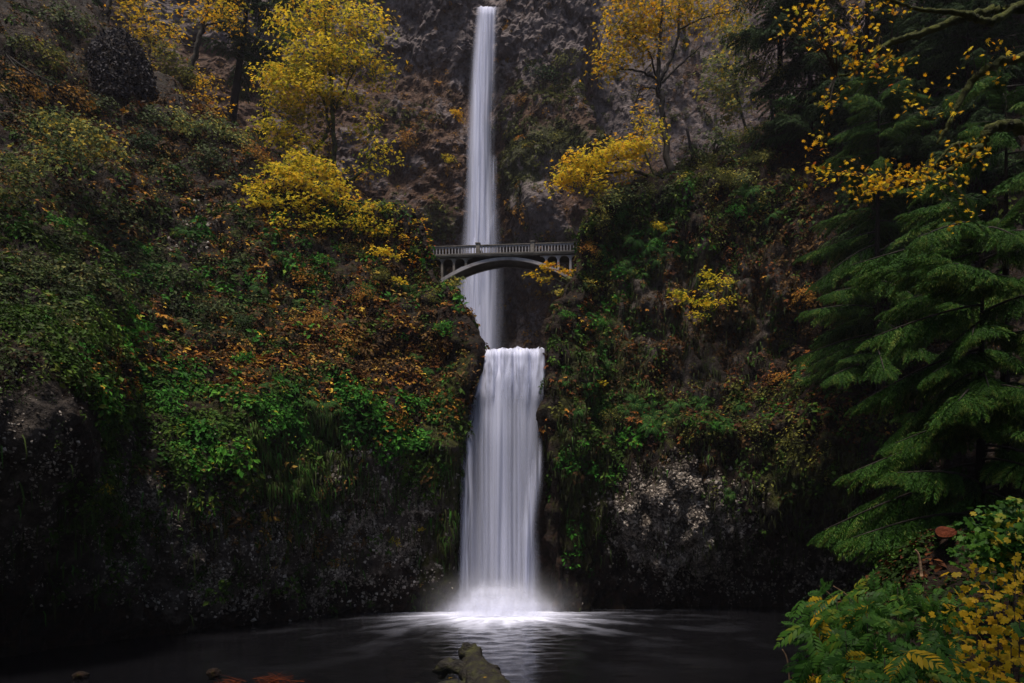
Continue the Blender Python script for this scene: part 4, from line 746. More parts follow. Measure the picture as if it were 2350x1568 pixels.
for px_, py_, Y_, w_, t_, mt, lab in ((290, 245, 66, 1.2, .7, 'maple_o', 'small bright orange maple at the foot of the ivy covered boulder'), (395, 235, 66, 1.3, .62, 'maple', 'small yellow maple at the foot of the leaning trunk')):
    tree('maple_shrub', lab, 'shrub', None, [[(px_ + 5, py_ + 60, Y_, .07), (px_, py_ + 20, Y_, .05), (px_, py_ - 10, Y_, .03)]], [(px_, py_, Y_, w_, .9, .8, 230), (px_ - 15, py_ + 15, Y_, .8, .7, .6, 110), (px_ + 22, py_ + 18, Y_, .9, .7, .5, 110)], M[mt], M['twig'], .26, 130 + px_, tint=(.45, .2), spread=.4)
tree('thimbleberry_shrub', 'large leaved green and yellow shrub on the left hillside below the boulder', 'shrub', None, [[(190,400,50,.06),(180,340,50,.05),(160,290,49.5,.03)], [(190,400,50,.05),(230,350,50,.04)]],
     [(140,275,49,1.3,1,.5,330),(195,300,49,1.5,1,.6,380),(235,330,49,1.2,1,.5,240),(150,330,48,1.4,1,.6,240),(200,350,48,1.2,.9,.5,190),(110,300,48.5,1,.8,.5,120)], M['pale'], M['twig'], .24, 141, tint=(.55, .35))
tree('thimbleberry_shrub', 'green leafy shrub at the left edge, lower of two on the hillside', 'shrub', None, [[(70,450,43,.06),(60,400,43,.04)]], [(30,370,42.5,1.0,.8,.4,200),(75,385,42.5,1.1,.8,.4,220),(110,360,43,.9,.7,.35,130),(50,420,42,1,.8,.4,170),(20,440,42,.8,.7,.4,120)], M['pale'], M['twig'], .21, 142, tint=(.40, .3))

# ------------------------------------------------------------------ ferns and shrubs: one of each kind, then copies
def frond_mesh(seed, ln=.9):
    rng = np.random.RandomState(seed); h = .55 + .3 * rng.rand(); t = np.linspace(.08, 1, 15); side = np.array([0, 1, 0.])
    c = np.stack([ln * t, 0 * t, ln * (h * t * 1.5 - 1.35 * t * t)], -1); tg = nrm(np.gradient(c, axis=0)); up = nrm(np.cross(tg, side[None])); w = .22 * ln * np.sin(np.pi * (t * .86 + .1)) ** .8; P = []; D = []; Nn = []; S = []; T = []
    for sg in (-1, 1): P.append(c); D.append(side[None] * sg + tg * .45 - UPV * .25); Nn.append(up); S.append(w); T.append(.4 + .35 * rng.rand() + .15 * rng.normal(size=15))
    V, Fc, Tn = leaves((DIAMOND[0] * np.array([1, .42, .6]), DIAMOND[1]), np.concatenate(P), np.concatenate(D), np.concatenate(Nn), np.concatenate(S), np.concatenate(T))
    mb = MB(); mb.tube(np.concatenate([[[0, 0, 0]], c]), np.linspace(.012, .004, 16), 3, a=.3, cap=False); nv = len(V)
    return raw_mesh('frond', np.concatenate([V, mb.V[0]]), [Fc, mb.Q[0] + nv], {'tint': np.clip(np.concatenate([Tn, mb.A[0]]), 0, 1)}, M['fern'], False)
FROND = [frond_mesh(k) for k in range(5)]
def orient(n, rz, up=.5):            # sit on a slope: lean between the slope's normal and upright
    z = Vector(nrm(np.asarray(n) + UPV * up)); return (z.to_track_quat('Z', 'Y') @ Matrix.Rotation(rz, 3, 'Z').to_quaternion()).to_euler()
rngF = np.random.RandomState(77); FERNS = []
def ferns(which, where, group, spots, sc=(.9, 1.5)):
    for px, py in spots:
        p, n = hit(px, py, which); e = bpy.data.objects.new('sword_fern', None); COL.objects.link(e); e.location = tuple(p + n * .05); e.rotation_euler = orient(n, rngF.rand() * 6.28, .6); e.scale = (sc[0] + (sc[1] - sc[0]) * rngF.rand(),) * 3
        m = 9 + rngF.randint(4)
        for k in range(m): link('frond', FROND[rngF.randint(5)], e, None, (0, rngF.normal(0, .15), k / m * 6.283 + rngF.normal(0, .2)), .75 + .45 * rngF.rand())
        tag(e, None, 'fern', group); FERNS.append((e, px, py, where, which))
def around(cx, cy, rx, ry, n):
    a = rngF.rand(n) * 6.28; r = rngF.rand(n) ** .5; return [(cx + rx * q * math.cos(b), cy + ry * q * math.sin(b)) for q, b in zip(r, a)]
ferns('R', 'right terrace', 'ferns on the right terrace', around(1540, 950, 210, 45, 16), (.9, 1.5))
ferns('R', 'upper right wall', 'ferns on the upper right wall', around(1460, 560, 120, 80, 16), (1.0, 1.6))
ferns('R', 'right hillside', 'ferns below the fence posts', around(1720, 440, 90, 80, 8), (.9, 1.4))
ferns('R', 'mossy right wall', 'ferns beside the lower fall', around(1350, 860, 60, 170, 10), (.7, 1.1))
ferns('R', 'right edge of the pebbly bulge', None, [(1672, 1135)], (.9, 1.0))
ferns('R', 'shaded right slope', 'ferns under the cedar', around(1880, 900, 110, 60, 6), (.9, 1.3))
ferns('L', 'left cliff brow', 'ferns on the left cliff brow', around(620, 930, 260, 60, 16), (.9, 1.4))
ferns('L', 'left slope', 'ferns on the left slope', around(480, 640, 240, 120, 16), (.9, 1.5))
ferns('L', 'left gorge cliff', 'ferns left of the lower fall', around(985, 900, 90, 110, 9), (.7, 1.2))
ferns('L', 'left bank', 'ferns below the left bridge end', around(900, 650, 90, 60, 6), (.8, 1.2))

def shrub_mesh(kind, seed, n=420, size=.17, tint=(.5, .22), blank=DIAMOND):
    rng = np.random.RandomState(seed); k = 26; g = nrm(rng.normal(size=(k, 3)) + np.array([0, 0, .25])) * (.45 + .55 * rng.rand(k, 1)); g[:, 2] = np.abs(g[:, 2]) * .8 + .15
    idx = rng.randint(k, size=n); o = rng.normal(0, .16, (n, 3)); P = g[idx] + o; O = nrm(P - np.array([0, 0, .2]))
    nn = nrm(O * .7 + UPV * .4 + rng.normal(0, .4, P.shape)); dd = rng.normal(0, .8, P.shape) + O * .5; dd -= nn * (dd * nn).sum(-1, keepdims=True)
    tt = tint[0] + .6 * tint[1] * rng.normal(size=k)[idx] + .7 * tint[1] * rng.normal(size=n) + .15 * (P[:, 2] - .5)
    V, Fc, T = leaves(blank, P, dd, nn, size * (.6 + .8 * rng.rand(n)), tt); fo = raw_mesh('foliage', V, Fc, {'tint': np.clip(T, 0, 1)}, M[kind], False)
    mb = MB()
    for q in g[:16]: mb.tube(curve([[0, 0, -.15], q * .5 + np.array([0, 0, .1]), q], 5), np.linspace(.022, .008, 5), 4, cap=False)
    return fo, mb.mesh('stems', M['twig'])
SH = {k: [shrub_mesh(k, 200 + 7 * i + s, nn, sz, tn, bl) for s in range(2)] for i, (k, nn, sz, tn, bl) in enumerate((('pale', 520, .15, (.6, .25), DIAMOND), ('olive', 620, .11, (.55, .25), DIAMOND), ('bramble', 520, .14, (.6, .2), DIAMOND), ('green', 460, .16, (.55, .2), DIAMOND), ('maple', 230, .19, (.5, .25), TRI), ('rust', 420, .13, (.5, .25), DIAMOND), ('fir', 700, .13, (.5, .25), DIAMOND), ('maple_o', 230, .19, (.5, .25), TRI)))}
SHR = []
def shrub(px, py, which, kind, sc, label, squash=.85):
    p, n = hit(px, py, which); e = bpy.data.objects.new('shrub', None); COL.objects.link(e); e.location = tuple(p - n * .1); e.rotation_euler = orient(n, rngF.rand() * 6.28, 1.2); e.scale = (sc, sc, sc * squash)
    fo, st = SH[kind][rngF.randint(2)]; link('foliage', fo, e); link('stems', st, e); tag(e, label, 'shrub'); SHR.append((px, py, which, label))
for a in [
 (345,285,'L','bramble',1.9,'grey green bush low on the left hill under the small orange maple'),
 (420,305,'L','pale',2.0,'pale yellow green bush on the left crest under the small yellow maple'),
 (480,310,'L','pale',2.0,'pale bush on the left crest beside the bare conifer trunk'),
 (540,335,'L','pale',1.8,'pale straw coloured bush where the left crest dips to the tall maple'),
 (345,345,'L','fir',1.9,'dark bluish round bush on the upper left slope'),
 (480,375,'L','bramble',2.0,'grey green bush on the left slope left of the domed yellow maple'),
 (590,370,'L','rust',1.6,'rusty twiggy bush left of the domed yellow maple'),
 (240,265,'L','bramble',1.8,'dusky bush between the boulder and the large leaved shrub'),
 (170,240,'L','rust',2.0,'dark red brown thicket on the shaded upper left hillside'),
 (60,215,'L','rust',2.0,'dim brown thicket near the top left corner'),
 (90,140,'L','olive',2.2,'dim olive thicket left of the ivy covered boulder'),
 (155,70,'L','bramble',2.4,'dim thicket above and left of the ivy covered boulder'),
 (330,580,'L','green',1.1,'fresh green bush in the middle of the left slope'),
 (405,650,'L','bramble',1.7,'large bluish green bush in the middle of the left slope'),
 (490,720,'L','bramble',1.5,'bluish green bush above the leaf strewn terrace'),
 (560,745,'L','fir',1.1,'dark bluish bush at the right end of the leafy terrace'),
 (130,520,'L','green',1.1,'green bush on the dark left slope near the frame edge'),
 (70,640,'L','bramble',1.4,'grey bush on the near left shoulder of rock'),
 (690,650,'L','rust',1.5,'rust brown bush in the middle of the russet slope'),
 (720,745,'L','rust',1.5,'rust brown bush at the foot of the russet slope'),
 (800,800,'L','rust',1.3,'orange brown bush above the bright green clump by the cliff'),
 (830,690,'L','rust',1.3,'rusty bush high on the slope left of the gorge'),
 (820,590,'L','olive',1.5,'dark olive bush below the pale hazel shrub'),
 (740,610,'L','green',1.2,'green bush below the domed yellow maple'),
 (870,640,'L','olive',1.3,'olive bush on the bank below the left bridge end'),
 (560,830,'L','green',.9,'green clump at the back of the leaf strewn ledge'),
 (830,930,'L','green',1.5,'bright green clump hanging at the cliff brow beneath russet leaves'),
 (630,940,'L','green',1.3,'green clump hanging at the middle of the left cliff brow'),
 (950,1020,'L','green',1.6,'deep green clump hanging off the cliff beside the olive bush'),
 (905,970,'L','rust',1.2,'orange leaved bush on the cliff brow near the fall'),
 (1020,760,'L','green',1.0,'green bush on the gorge corner above the lower lip'),
 (1000,690,'L','olive',1.0,'small olive bush under the left springing of the arch'),
 (905,1245,'L','maple',.55,'tiny yellow shrub on the bare pebbly cliff left of the fall'),
 (965,1215,'L','maple',.4,'tiniest yellow sprig on the pebbly cliff beside the fall'),
 (240,1125,'L','maple',.5,'yellow sprig on the dark ivy of the near left cliff'),
 (1370,520,'R','olive',1.5,'grey olive bush at the right end of the bridge'),
 (1400,470,'R','pale',1.6,'pale green bush under the golden arching maple'),
 (1350,580,'R','rust',1.0,'dry brown bush against the right end of the bridge railing'),
 (1450,460,'R','bramble',1.5,'bluish bush on the right rim above the ferns'),
 (1535,455,'R','bramble',1.4,'blue green bush below the dark maple trunk'),
 (1590,370,'R','bramble',1.7,'misty grey bush right of the dark maple trunk'),
 (1640,345,'R','bramble',2.0,'large grey green bush beside the leaning fence post'),
 (1700,330,'R','olive',1.9,'olive bush on the right hill between the two fence posts'),
 (1650,420,'R','olive',1.7,'speckled olive bush below the leaning fence post'),
 (1700,420,'R','pale',1.3,'pale speckled bush in the middle of the right hill'),
 (1740,380,'R','olive',1.4,'olive bush left of the reddish bare slope'),
 (1690,495,'R','green',1.1,'bright green bush high on the right rock wall'),
 (1505,570,'R','green',1.0,'bright green bush on the right wall opposite the bridge'),
 (1510,525,'R','maple',.8,'small yellow bush on the right wall above the bright green one'),
 (1445,640,'R','olive',1.0,'olive moss bush on the right wall level with the arch'),
 (1385,745,'R','green',.8,'green bush on the right gorge corner'),
 (1300,730,'R','green',.8,'dark green bush just inside the gorge on the right'),
 (1430,1010,'R','green',1.0,'green clump at the left end of the right terrace'),
 (1400,960,'R','olive',1.0,'mossy clump beside the lower fall on the right'),
 (1640,985,'R','green',.8,'green clump hanging from the right terrace over the pebbly bulge'),
 (1810,790,'R','olive',1.2,'olive bush on the shaded right slope by the cedar tips'),
 (1840,690,'R','rust',1.3,'dark brown hanging thicket left of the cedar'),
 (1790,880,'R','rust',1.2,'russet leaved bush at the right end of the terrace'),
 (1800,250,'R','green',1.4,'green bush behind the upright fence post'),
 (1860,290,'R','fir',2.0,'dark green bush right of the upright fence post'),
 (1960,330,'R','fir',2.2,'dark bush under the mossy limbs on the upper right slope'),
 (1750,180,'R','olive',2.0,'misty olive bush on the skyline right of the slender tree')]: shrub(*a)
# say which fern is which by the nearest named shrub
used = {}
for e, px, py, where, which in FERNS:
    c = [(math.hypot(px - a, py - b), a, b, l) for a, b, w, l in SHR if w == which]
    for d, a, b, l in sorted(c):
        side = ('left of' if px < a else 'right of') if abs(px - a) > abs(py - b) else ('above' if py < b else 'below')
        short = ' '.join(l.split()[:9]); 
        while short.split()[-1] in ('the', 'a', 'of', 'on', 'in', 'at', 'and', 'under', 'below', 'above', 'beside', 'left', 'right', 'between', 'by', 'near', 'with', 'over', 'upper', 'lower', 'high', 'small', 'rocky', 'rock', 'to', 'where', 'against', 'ivy', 'leaf', 'cliff', 'bright'): short = ' '.join(short.split()[:-1])
        lab = 'sword fern %s the %s' % (side, short)
        if lab not in used: used[lab] = 1; e['label'] = lab; break
# far cliff bushes
for a in [(1245,185,'B','fir',3.2,'dark bush on the cliff ledge right of the upper fall'), (1300,150,'B','olive',2.6,'small olive bush high on the far cliff'), (1195,235,'B','rust',1.6,'russet bush on the far cliff close to the upper fall'), (1045,270,'B','maple_o',1.7,'orange bush on the far cliff left of the upper fall'), (1030,370,'B','maple',1.3,'yellow bush low on the far cliff left of the upper fall'), (1265,330,'B','olive',2.6,'olive bush on the rounded rock right of the upper fall'), (930,330,'B','rust',2.6,'russet bush at the far cliff foot behind the tall maple')]: shrub(*a)

# ------------------------------------------------------------------ boulder under dark ivy, fence posts, fallen branches
p, n = hit(262, 240, 'L'); 
uu, vv = np.meshgrid(np.linspace(0, 2 * math.pi, 60), np.linspace(-.9, math.pi / 2, 40), indexing='ij')
Gb = np.stack([np.cos(uu) * np.cos(vv) * 2.6, np.sin(uu) * np.cos(vv) * 2.4, np.sign(np.sin(vv)) * np.abs(np.sin(vv)) ** .8 * 6.4], -1); Gb += .35 * fbm(Gb * .5, 3)[..., None] * nrm(Gb)
Sb = Surf(Gb, False)
bo = bpy.data.objects.new('boulder', None); COL.objects.link(bo); bo.location = tuple(p + np.array([-.3, 1.5, 1.2])); bo.scale = (1.05, 1, 1.0); tag(bo, 'tall rounded boulder wrapped in dark dead ivy on the upper left hill', 'boulder')
link('rock', raw_mesh('rock', Sb.G.reshape(-1, 3), Sb.faces(), {'rock': np.full(uu.size, -.2), 'moss': np.full(uu.size, .1)}, M['bank']), bo)
rng = np.random.RandomState(5); P, Nn = Sb.scatter(5200, lambda C: C[..., 2] > -.5, rng); P = P + Nn * .25 * rng.rand(len(P), 1)
M['dead'] = leaf_mat('dead_ivy', [(0, (.012, .011, .014)), (.5, (.026, .024, .030)), (1, (.06, .055, .06))], .05)
leaf_obj('ivy_coat', DIAMOND, P, rng.normal(0, 1, P.shape) - UPV, nrm(Nn + rng.normal(0, .5, P.shape)), .30 * (.5 + rng.rand(len(P))), .5 + .25 * rng.normal(size=len(P)), M['dead'], bo)
def fence_post(px, py0, py1, dx, label):
    p, n = hit(px + dx, py1 + 15, 'R'); Y = p[1] - .2; a, b = at(px + dx, py1 + 25, Y), at(px, py0, Y); mb = MB(); mb.tube(curve([a - a, (b - a) * .5 + np.array([.03, 0, 0]), b - a], 8), np.linspace(.16, .13, 8) * (1 + .08 * np.sin(np.arange(8) * 2.3)), 9)
    e = mb.obj('fence_post', M['bark'], None, loc=a); tag(e, label, 'post')
fence_post(1577, 298, 362, 16, 'dark weathered post leaning left on the right rim')
fence_post(1768, 212, 310, 8, 'dark upright snag post on the right hillside')
def fallen(pts, r, label, name='fallen_branch', mat='bark'):
    w = np.array([at(*q) for q in pts]); mb = MB(); c = curve(w, 14); mb.tube(c - w[0], np.linspace(r, r * .35, 14), 6)
    rg = np.random.RandomState(int(abs(pts[0][0])))
    for k in range(6):
        q = c[2 + 2 * k % 12] - w[0]; e = q + rg.normal(0, .7, 3) + np.array([.3, -.1, .2]); mb.tube(curve([q, (q + e) / 2 + rg.normal(0, .08, 3), e], 5), np.linspace(r * .35, .012, 5), 4, cap=False)
    o = mb.obj(name, M[mat], None, loc=w[0]); tag(o, label, 'branch')
def onL(px, py, up=.3): p, n = hit(px, py, 'L'); return (px, py, p[1] - up)
fallen([onL(20, 130, .8), onL(70, 165, .8), onL(120, 190, .8), onL(165, 215, .6)], .10, 'thick dark fallen branch lying down the shaded upper left hill')
fallen([onL(10, 120, 1.0), onL(60, 180, 1.0), onL(100, 205, .8), onL(135, 230, .6)], .06, 'thin dark fallen branch below the thick one on the upper left hill')

# ------------------------------------------------------------------ conifers
def spray_mesh(name, mat, seed, ln=1.0, nb=17, nt=10, droop=.35, hang=.5, w=.30, tw=.020):
    """one flat spray: midrib, side twigs, fine drooping twiglets"""
    rng = np.random.RandomState(seed); P = []; D = []; S = []; T = []; t = np.linspace(.04, 1, nb)
    c = np.stack([ln * t, np.zeros(nb), -droop * ln * t * t], -1)
    for k in range(nb):
        for sg in (-1, 1):
            l = ln * w * (1 - .65 * t[k] ** 1.5) * (.75 + .4 * rng.rand()); d = nrm(np.array([.75, sg * .8, -.15 - hang * .3])); s = np.linspace(.1, 1, nt)
            q = c[k] + d[None] * (l * s)[:, None] - UPV[None] * (hang * l * s * s)[:, None]; P.append(q); dd = d[None] + rng.normal(0, .35, (nt, 3)) - UPV * (.3 + hang * s)[:, None]; D.append(dd); S.append(np.full(nt, ln * 2.1 / nb) * (1.1 - .45 * s)); T.append(np.full(nt, .35) + .45 * s + .15 * rng.normal(size=nt))
    P = np.concatenate(P); D = np.concatenate(D); S = np.concatenate(S); T = np.concatenate(T)
    bl = (np.array([[0, .035, 0], [.5, .10, 0], [1, 0, -.08], [.5, -.10, 0], ]) * np.array([1, 1.3, 1]), np.array([[0, 3, 2, 1]]))
    V, Fc, Tn = leaves(bl, P, D, nrm(UPV + rng.normal(0, .35, P.shape)), S, T); return V, Fc, Tn
def branch_mesh(name, mat, seed, ln=4.0, n=15, droop=.22, sl=1.1, hang=.5, nb=17, nt=10):
    rng = np.random.RandomState(seed); t = np.linspace(.12, 1, n); mb = MB()
    f = lambda s: np.array([ln * s, 0, ln * (.10 * s - droop * 1.5 * s * s + droop * .55 * s ** 3)])
    VV = []; FF = []; TT = []; m = 0
    for k in range(n):
        p = f(t[k])
        for sg in ((-1, 1) if k < n - 1 else (0,)):
            a = sg * (.85 - .35 * t[k]) + rng.normal(0, .12); l = sl * (.55 + .6 * math.sin(math.pi * min(1, t[k] * .9 + .1))) * (.8 + .4 * rng.rand())
            V, Fc, T = spray_mesh(name, mat, rng.randint(9999), l, nb, nt, .30 + .15 * rng.rand(), hang)
            roll = rng.normal(0, .25); R = np.array(Matrix.Rotation(a, 3, 'Z') @ Matrix.Rotation(.12 + .1 * rng.rand(), 3, 'Y') @ Matrix.Rotation(roll, 3, 'X'))
            VV.append(V @ R.T + p); FF.append(Fc + m); TT.append(T + .12 * rng.normal()); m += len(V)
    me = raw_mesh(name, np.concatenate(VV), np.concatenate(FF), {'tint': np.clip(np.concatenate(TT), 0, 1)}, M[mat], False)
    mb.tube([f(s) for s in np.linspace(0, 1, 9)], np.linspace(.055, .012, 9), 5, cap=False); return me, mb.mesh('wood', M['bark'])
CED = [branch_mesh('branch', 'conifer', 300 + k, 4.2, 11, .18 + .05 * k, 1.2, .8) for k in range(4)]
FIR = [branch_mesh('branch', 'fir', 320 + k, 3.6, 9, .16 + .04 * k, 1.0, .4, 9, 6) for k in range(2)]
M['bark_fir'] = rough_mat('bark_fir', [(.3, (.005, .004, .003)), (.6, (.014, .010, .008)), (.8, (.03, .024, .02))], 3, .9, .6, 9, spec=.1, stretch=(1, 1, .3))
def conifer(name, label, base, top, r, lib, n, lo, lmax, seed, az=None, group=None, taper=.75, tilt=0.0, cat='tree'):
    """base,top world points; n branches from height fraction lo"""
    rng = np.random.RandomState(seed); base = np.array(base, float); top = np.array(top, float); root = bpy.data.objects.new(name, None); COL.objects.link(root); root.location = tuple(base); tag(root, label, cat, group)
    ax = top - base; H = np.linalg.norm(ax); mb = MB(); mb.tube([ax * s for s in np.linspace(-.02, .93, 12)], r * .8 * (1.0 - np.linspace(0, 1, 12)) ** .8 + .015, 10); mb.obj('trunk', M['bark_fir'], root)
    for k in range(n):
        s = lo + (1 - lo) * (k + rng.rand() * .8) / n; a = rng.rand() * 6.283 if az is None else az[0] + (rng.rand() - .5) * az[1]
        l = lmax * (1 - taper * s) * (.75 + .45 * rng.rand()); me, wd = lib[rng.randint(len(lib))]; L0 = 4.2 if lib is CED else 3.6
        b = link('branch', me, root, ax * s, (rng.normal(0, .22), .06 + tilt + rng.normal(0, .20), a + rng.normal(0, .1)), l / L0); link('branch_wood', wd, b)
    for k in range(6):
        me, wd = lib[rng.randint(len(lib))]; b = link('branch', me, root, ax * (.86 + .015 * k), (rng.normal(0, .1), -.75 - .08 * k, k * 1.9), lmax * .30 / 4); link('branch_wood', wd, b)
    return root
GZ = lambda x, y: hitz(x, y)
# az: pi = towards -X (left in the picture), -pi/2 = towards the viewer
cb = (18.8, 27.5, GZ(18.8, 27.5) - .3)
conifer('cedar_tree', 'near cedar with long drooping green sprays reaching over the pool from the right', cb, (19.6, 28.4, 19.5), .30, CED, 50, .12, 6.1, 401, (-2.4, 3.9), None, .35)
cb = (24.5, 34, GZ(24.5, 34) - .3)
conifer('cedar_tree', 'second cedar behind the near one at the right edge', cb, (25, 34.5, 30), .40, CED, 42, .12, 7.0, 402, (-2.2, 3.8), None, .5)
p, n = hit(2010, 900, 'R'); conifer('cedar_tree', 'dark cedar farther back between the right wall and the near cedar', p - UPV * .4, p + np.array([.5, .5, 24]), .3, CED, 66, .10, 6.2, 403, None, None, .6)
for px, py, h, l, sd, lab in ((1860, 330, 22, 5.0, 411, 'dark fir on the upper right slope nearest the slender yellow green tree'), (1990, 300, 24, 5.4, 412, 'dark fir on the upper right slope behind the mossy limbs'), (2110, 330, 24, 5.4, 413, 'dark fir on the upper right slope in the middle of the firs'), (2260, 260, 24, 5.6, 414, 'dark fir at the upper right edge'), (1790, 150, 20, 4.6, 415, 'misty fir on the skyline above the upright post'), (2060, 520, 17, 5.0, 416, 'dark fir above the near cedar sprays'), (2220, 560, 18, 5.2, 417, 'dark fir at the right edge above the near cedar')):
    p, n = hit(px, py, 'R'); conifer('fir_tree', lab, p - UPV * .5, p + np.array([0, 0, h]), .3, FIR, 62, .05, l * 1.1, sd, None, 'firs on the upper right slope', .65)
b0 = at(520, 330, 84); t0 = at(585, -120, 84)
conifer('fir_tree', 'bare leaning conifer trunk with drooping dark limbs beside the tall yellow maple', b0 - np.array([0, 0, 2]), t0, .78, FIR, 26, .45, 7.0, 421, None, None, .45)
for px, py, Y, h, sd, lab in ((80, 60, 80, 16, 431, 'dim fir at the top left corner'), (170, 20, 82, 14, 432, 'dim fir above the thickets at the upper left'), (605, 305, 92, 6, 433, 'small misty fir at the foot of the tall maple'), (640, 100, 100, 18, 434, 'misty fir half hidden behind the tall maple')):
    b_ = at(px, py, Y); conifer('fir_tree', lab, b_ - np.array([0, 0, 3]), b_ + np.array([0, 0, h]), .3, FIR, 34, .06, 4.4 if h > 8 else 2.6, sd)

# unseen firs, added around the viewer and on the left shoulder as shade casters
for x, y, h, l, sd, lab in ((6.5, -2, 38, 8, 446, 'unseen fir added for shade just behind the viewer at the right'), (-9, -8, 40, 10, 441, 'unseen fir added for shade behind the viewer on the left'), (11, -9, 42, 10, 442, 'unseen fir added for shade behind the viewer on the right'), (1, -16, 44, 10, 443, 'unseen fir added for shade straight behind the viewer'), (17, 3, 40, 8.5, 444, 'unseen fir added for shade beside the viewer on the right bank'), (-17, 0, 38, 8.5, 445, 'unseen fir added for shade beside the viewer on the left bank')):
    conifer('fir_tree', lab, (x, y, hitz(x, y) - .5), (x + .5, y, h), .5, FIR, 60, .42, l, sd, None, 'unseen shade firs added around the viewer', .35)  # added overhead, out of frame, to keep light off the foreground
for x, y, sd, lab in ((-31, 20, 451, 'unseen fir added for shade on the near left shoulder, nearest the viewer'), (-34, 28, 452, 'unseen fir added for shade on the near left shoulder, second from the viewer'), (-40, 37, 453, 'unseen fir added for shade on the near left shoulder, third from the viewer'), (-46, 42, 454, 'unseen fir added for shade on the near left shoulder, fourth from the viewer'), (-50, 48, 455, 'unseen fir added for shade on the left shoulder, fifth from the viewer'), (-56, 55, 456, 'unseen fir added for shade on the left shoulder, farthest from the viewer')):
    r_ = BV['L'].ray_cast(Vector((x, y, 120)), Vector((0, 0, -1))); z0 = r_[0].z if r_[0] else 10; conifer('fir_tree', lab, (x, y, z0 - .5), (x, y, z0 + 27), .4, FIR, 54, .12, 7.5, sd, None, 'unseen shade firs added on the left shoulder', .6)  # added just outside the frame to darken the left slope

# ------------------------------------------------------------------ mossy maple leaning in from the right
def big_leaf_meshes(name, mats_tints, blank, seed):
    out = []; rng = np.random.RandomState(seed)
    for mt, tn in mats_tints:
        v, f = blank; V = v.copy(); V[:, 2] += rng.normal(0, .03, len(V)); V[:, 0] -= 0.0
        out.append(raw_mesh(name, V, f, {'tint': np.full(len(V), tn) + .06 * rng.normal(size=len(V))}, M[mt], True))
    return out
mm = bpy.data.objects.new('mossy_maple', None); COL.objects.link(mm); mb0 = at(2500, 1380, 21); mm.location = tuple(mb0); tag(mm, 'moss covered maple limbs with hanging orange leaves reaching in from the right edge', 'tree')
limbs = [[(2500,1380,21,.42),(2490,1000,21,.36),(2480,600,21,.30),(2470,300,21,.26),(2440,60,21,.2),(2380,-120,21,.14)],
 [(2475,420,21,.17),(2400,330,20.6,.14),(2330,290,20.4,.12),(2270,300,20.2,.11),(2245,345,20.2,.09),(2160,400,20,.05),(2080,430,20,.03)],
 [(2475,160,21,.15),(2380,130,21,.11),(2280,150,21,.09),(2220,200,21,.08),(2175,290,21,.055),(2150,330,21,.03)],
 [(2440,60,21,.15),(2330,20,21,.12),(2220,40,21,.10),(2120,75,21,.08),(2020,110,21,.06),(1960,165,21,.035),(1920,175,21,.02)],
 [(2330,20,21,.09),(2270,50,20.6,.08),(2200,30,20.4,.06),(2100,20,20.4,.04),(2000,-20,20.4,.03)],
 [(2120,75,21,.05),(2050,95,20.6,.045),(2000,130,20.6,.035),(1980,150,20.6,.02)],
 [(2240,345,20.2,.06),(2200,330,20,.05),(2170,350,20,.035),(2140,385,20,.02)]]
w3 = MB(); w4 = MB(); rng = np.random.RandomState(9); nod = []
for q, lb in enumerate(limbs):
    a = np.array([np.append(at(*k[:3]) - mb0, k[3]) for k in lb]); c = curve(a, 9 * len(lb)); c[1:-1, :3] += rng.normal(0, .3, (len(c) - 2, 3)) * c[1:-1, 3:4]; r = c[:, 3] * 1.15 * (1 + .25 * rng.rand(len(c)))
    (w3 if q == 0 else w4).tube(c[:, :3], np.maximum(r, .015), 9); nod.append(c)
w3.obj('trunk', M['bark_moss'], mm); tw_ = None; lo_ = w4.obj('limb', M['moss'], mm); 
nod = np.concatenate(nod[1:]); LPs = []
for cx, cy, Y, rx, ry, n in ((2050,415,19.8,90,28,40),(2110,410,19.8,60,26,26),(2225,360,20,40,30,18),(1920,395,20,50,22,16),(2000,440,19.8,40,18,12),(1960,90,20.6,60,60,26),(2010,150,20.4,70,24,22),(1900,60,20.6,40,60,14),(1990,20,20.4,90,30,20),(1880,330,20.4,30,90,9),(1900,240,20.6,40,60,12),(2280,130,20.5,60,60,8),(2200,490,20,60,40,6),(2090,230,20.6,80,60,7),(1830,40,20.6,50,40,12),(2140,250,20.6,60,40,5)):
    for k in range(n): LPs.append(at(cx + rng.normal(0, rx * .5), cy + rng.normal(0, ry * .5), Y + rng.normal(0, .35)))
LPs = np.array(LPs) - mb0; w5 = MB()
for c in LPs[rng.permutation(len(LPs))[:150]]:
    j = int(np.argmin(np.linalg.norm(nod[:, :3] - c, axis=1))); p = nod[j, :3]
    if np.linalg.norm(p - c) < 4.5: w5.tube(curve([p, (p + c) / 2 + np.array([0, 0, .12]), c], 5), np.linspace(.014, .006, 5), 4, cap=False)
tag(w5.obj('twigs', M['twig'], mm), kind='stuff')
ML = big_leaf_meshes('leaf', [('maple_o', .3), ('maple_o', .5), ('maple', .55), ('maple', .75), ('maple_o', .7), ('maple', .3)], MAPLE_D, 8)
def leaf_children(parent, pts, lib, size, seed, up=(0, -.45, .75), jit=.5):
    rg = np.random.RandomState(seed)
    for p in pts:
        nn = Vector(nrm(np.array(up) + rg.normal(0, jit, 3))); e = (nn.to_track_quat('Z', 'Y') @ Matrix.Rotation(rg.rand() * 6.28, 3, 'Z').to_quaternion()).to_euler()
        link('leaf', lib[rg.randint(len(lib))], parent, p, e, size * (.6 + .7 * rg.rand()))
leaf_children(mm, LPs, ML, .125, 12)
XP = np.concatenate([LPs[rng.randint(len(LPs), size=900)] + rng.normal(0, .26, (900, 3)) * np.array([1, 1, .5])]); xn = nrm(np.array([0, -.45, .75]) + rng.normal(0, .5, XP.shape))
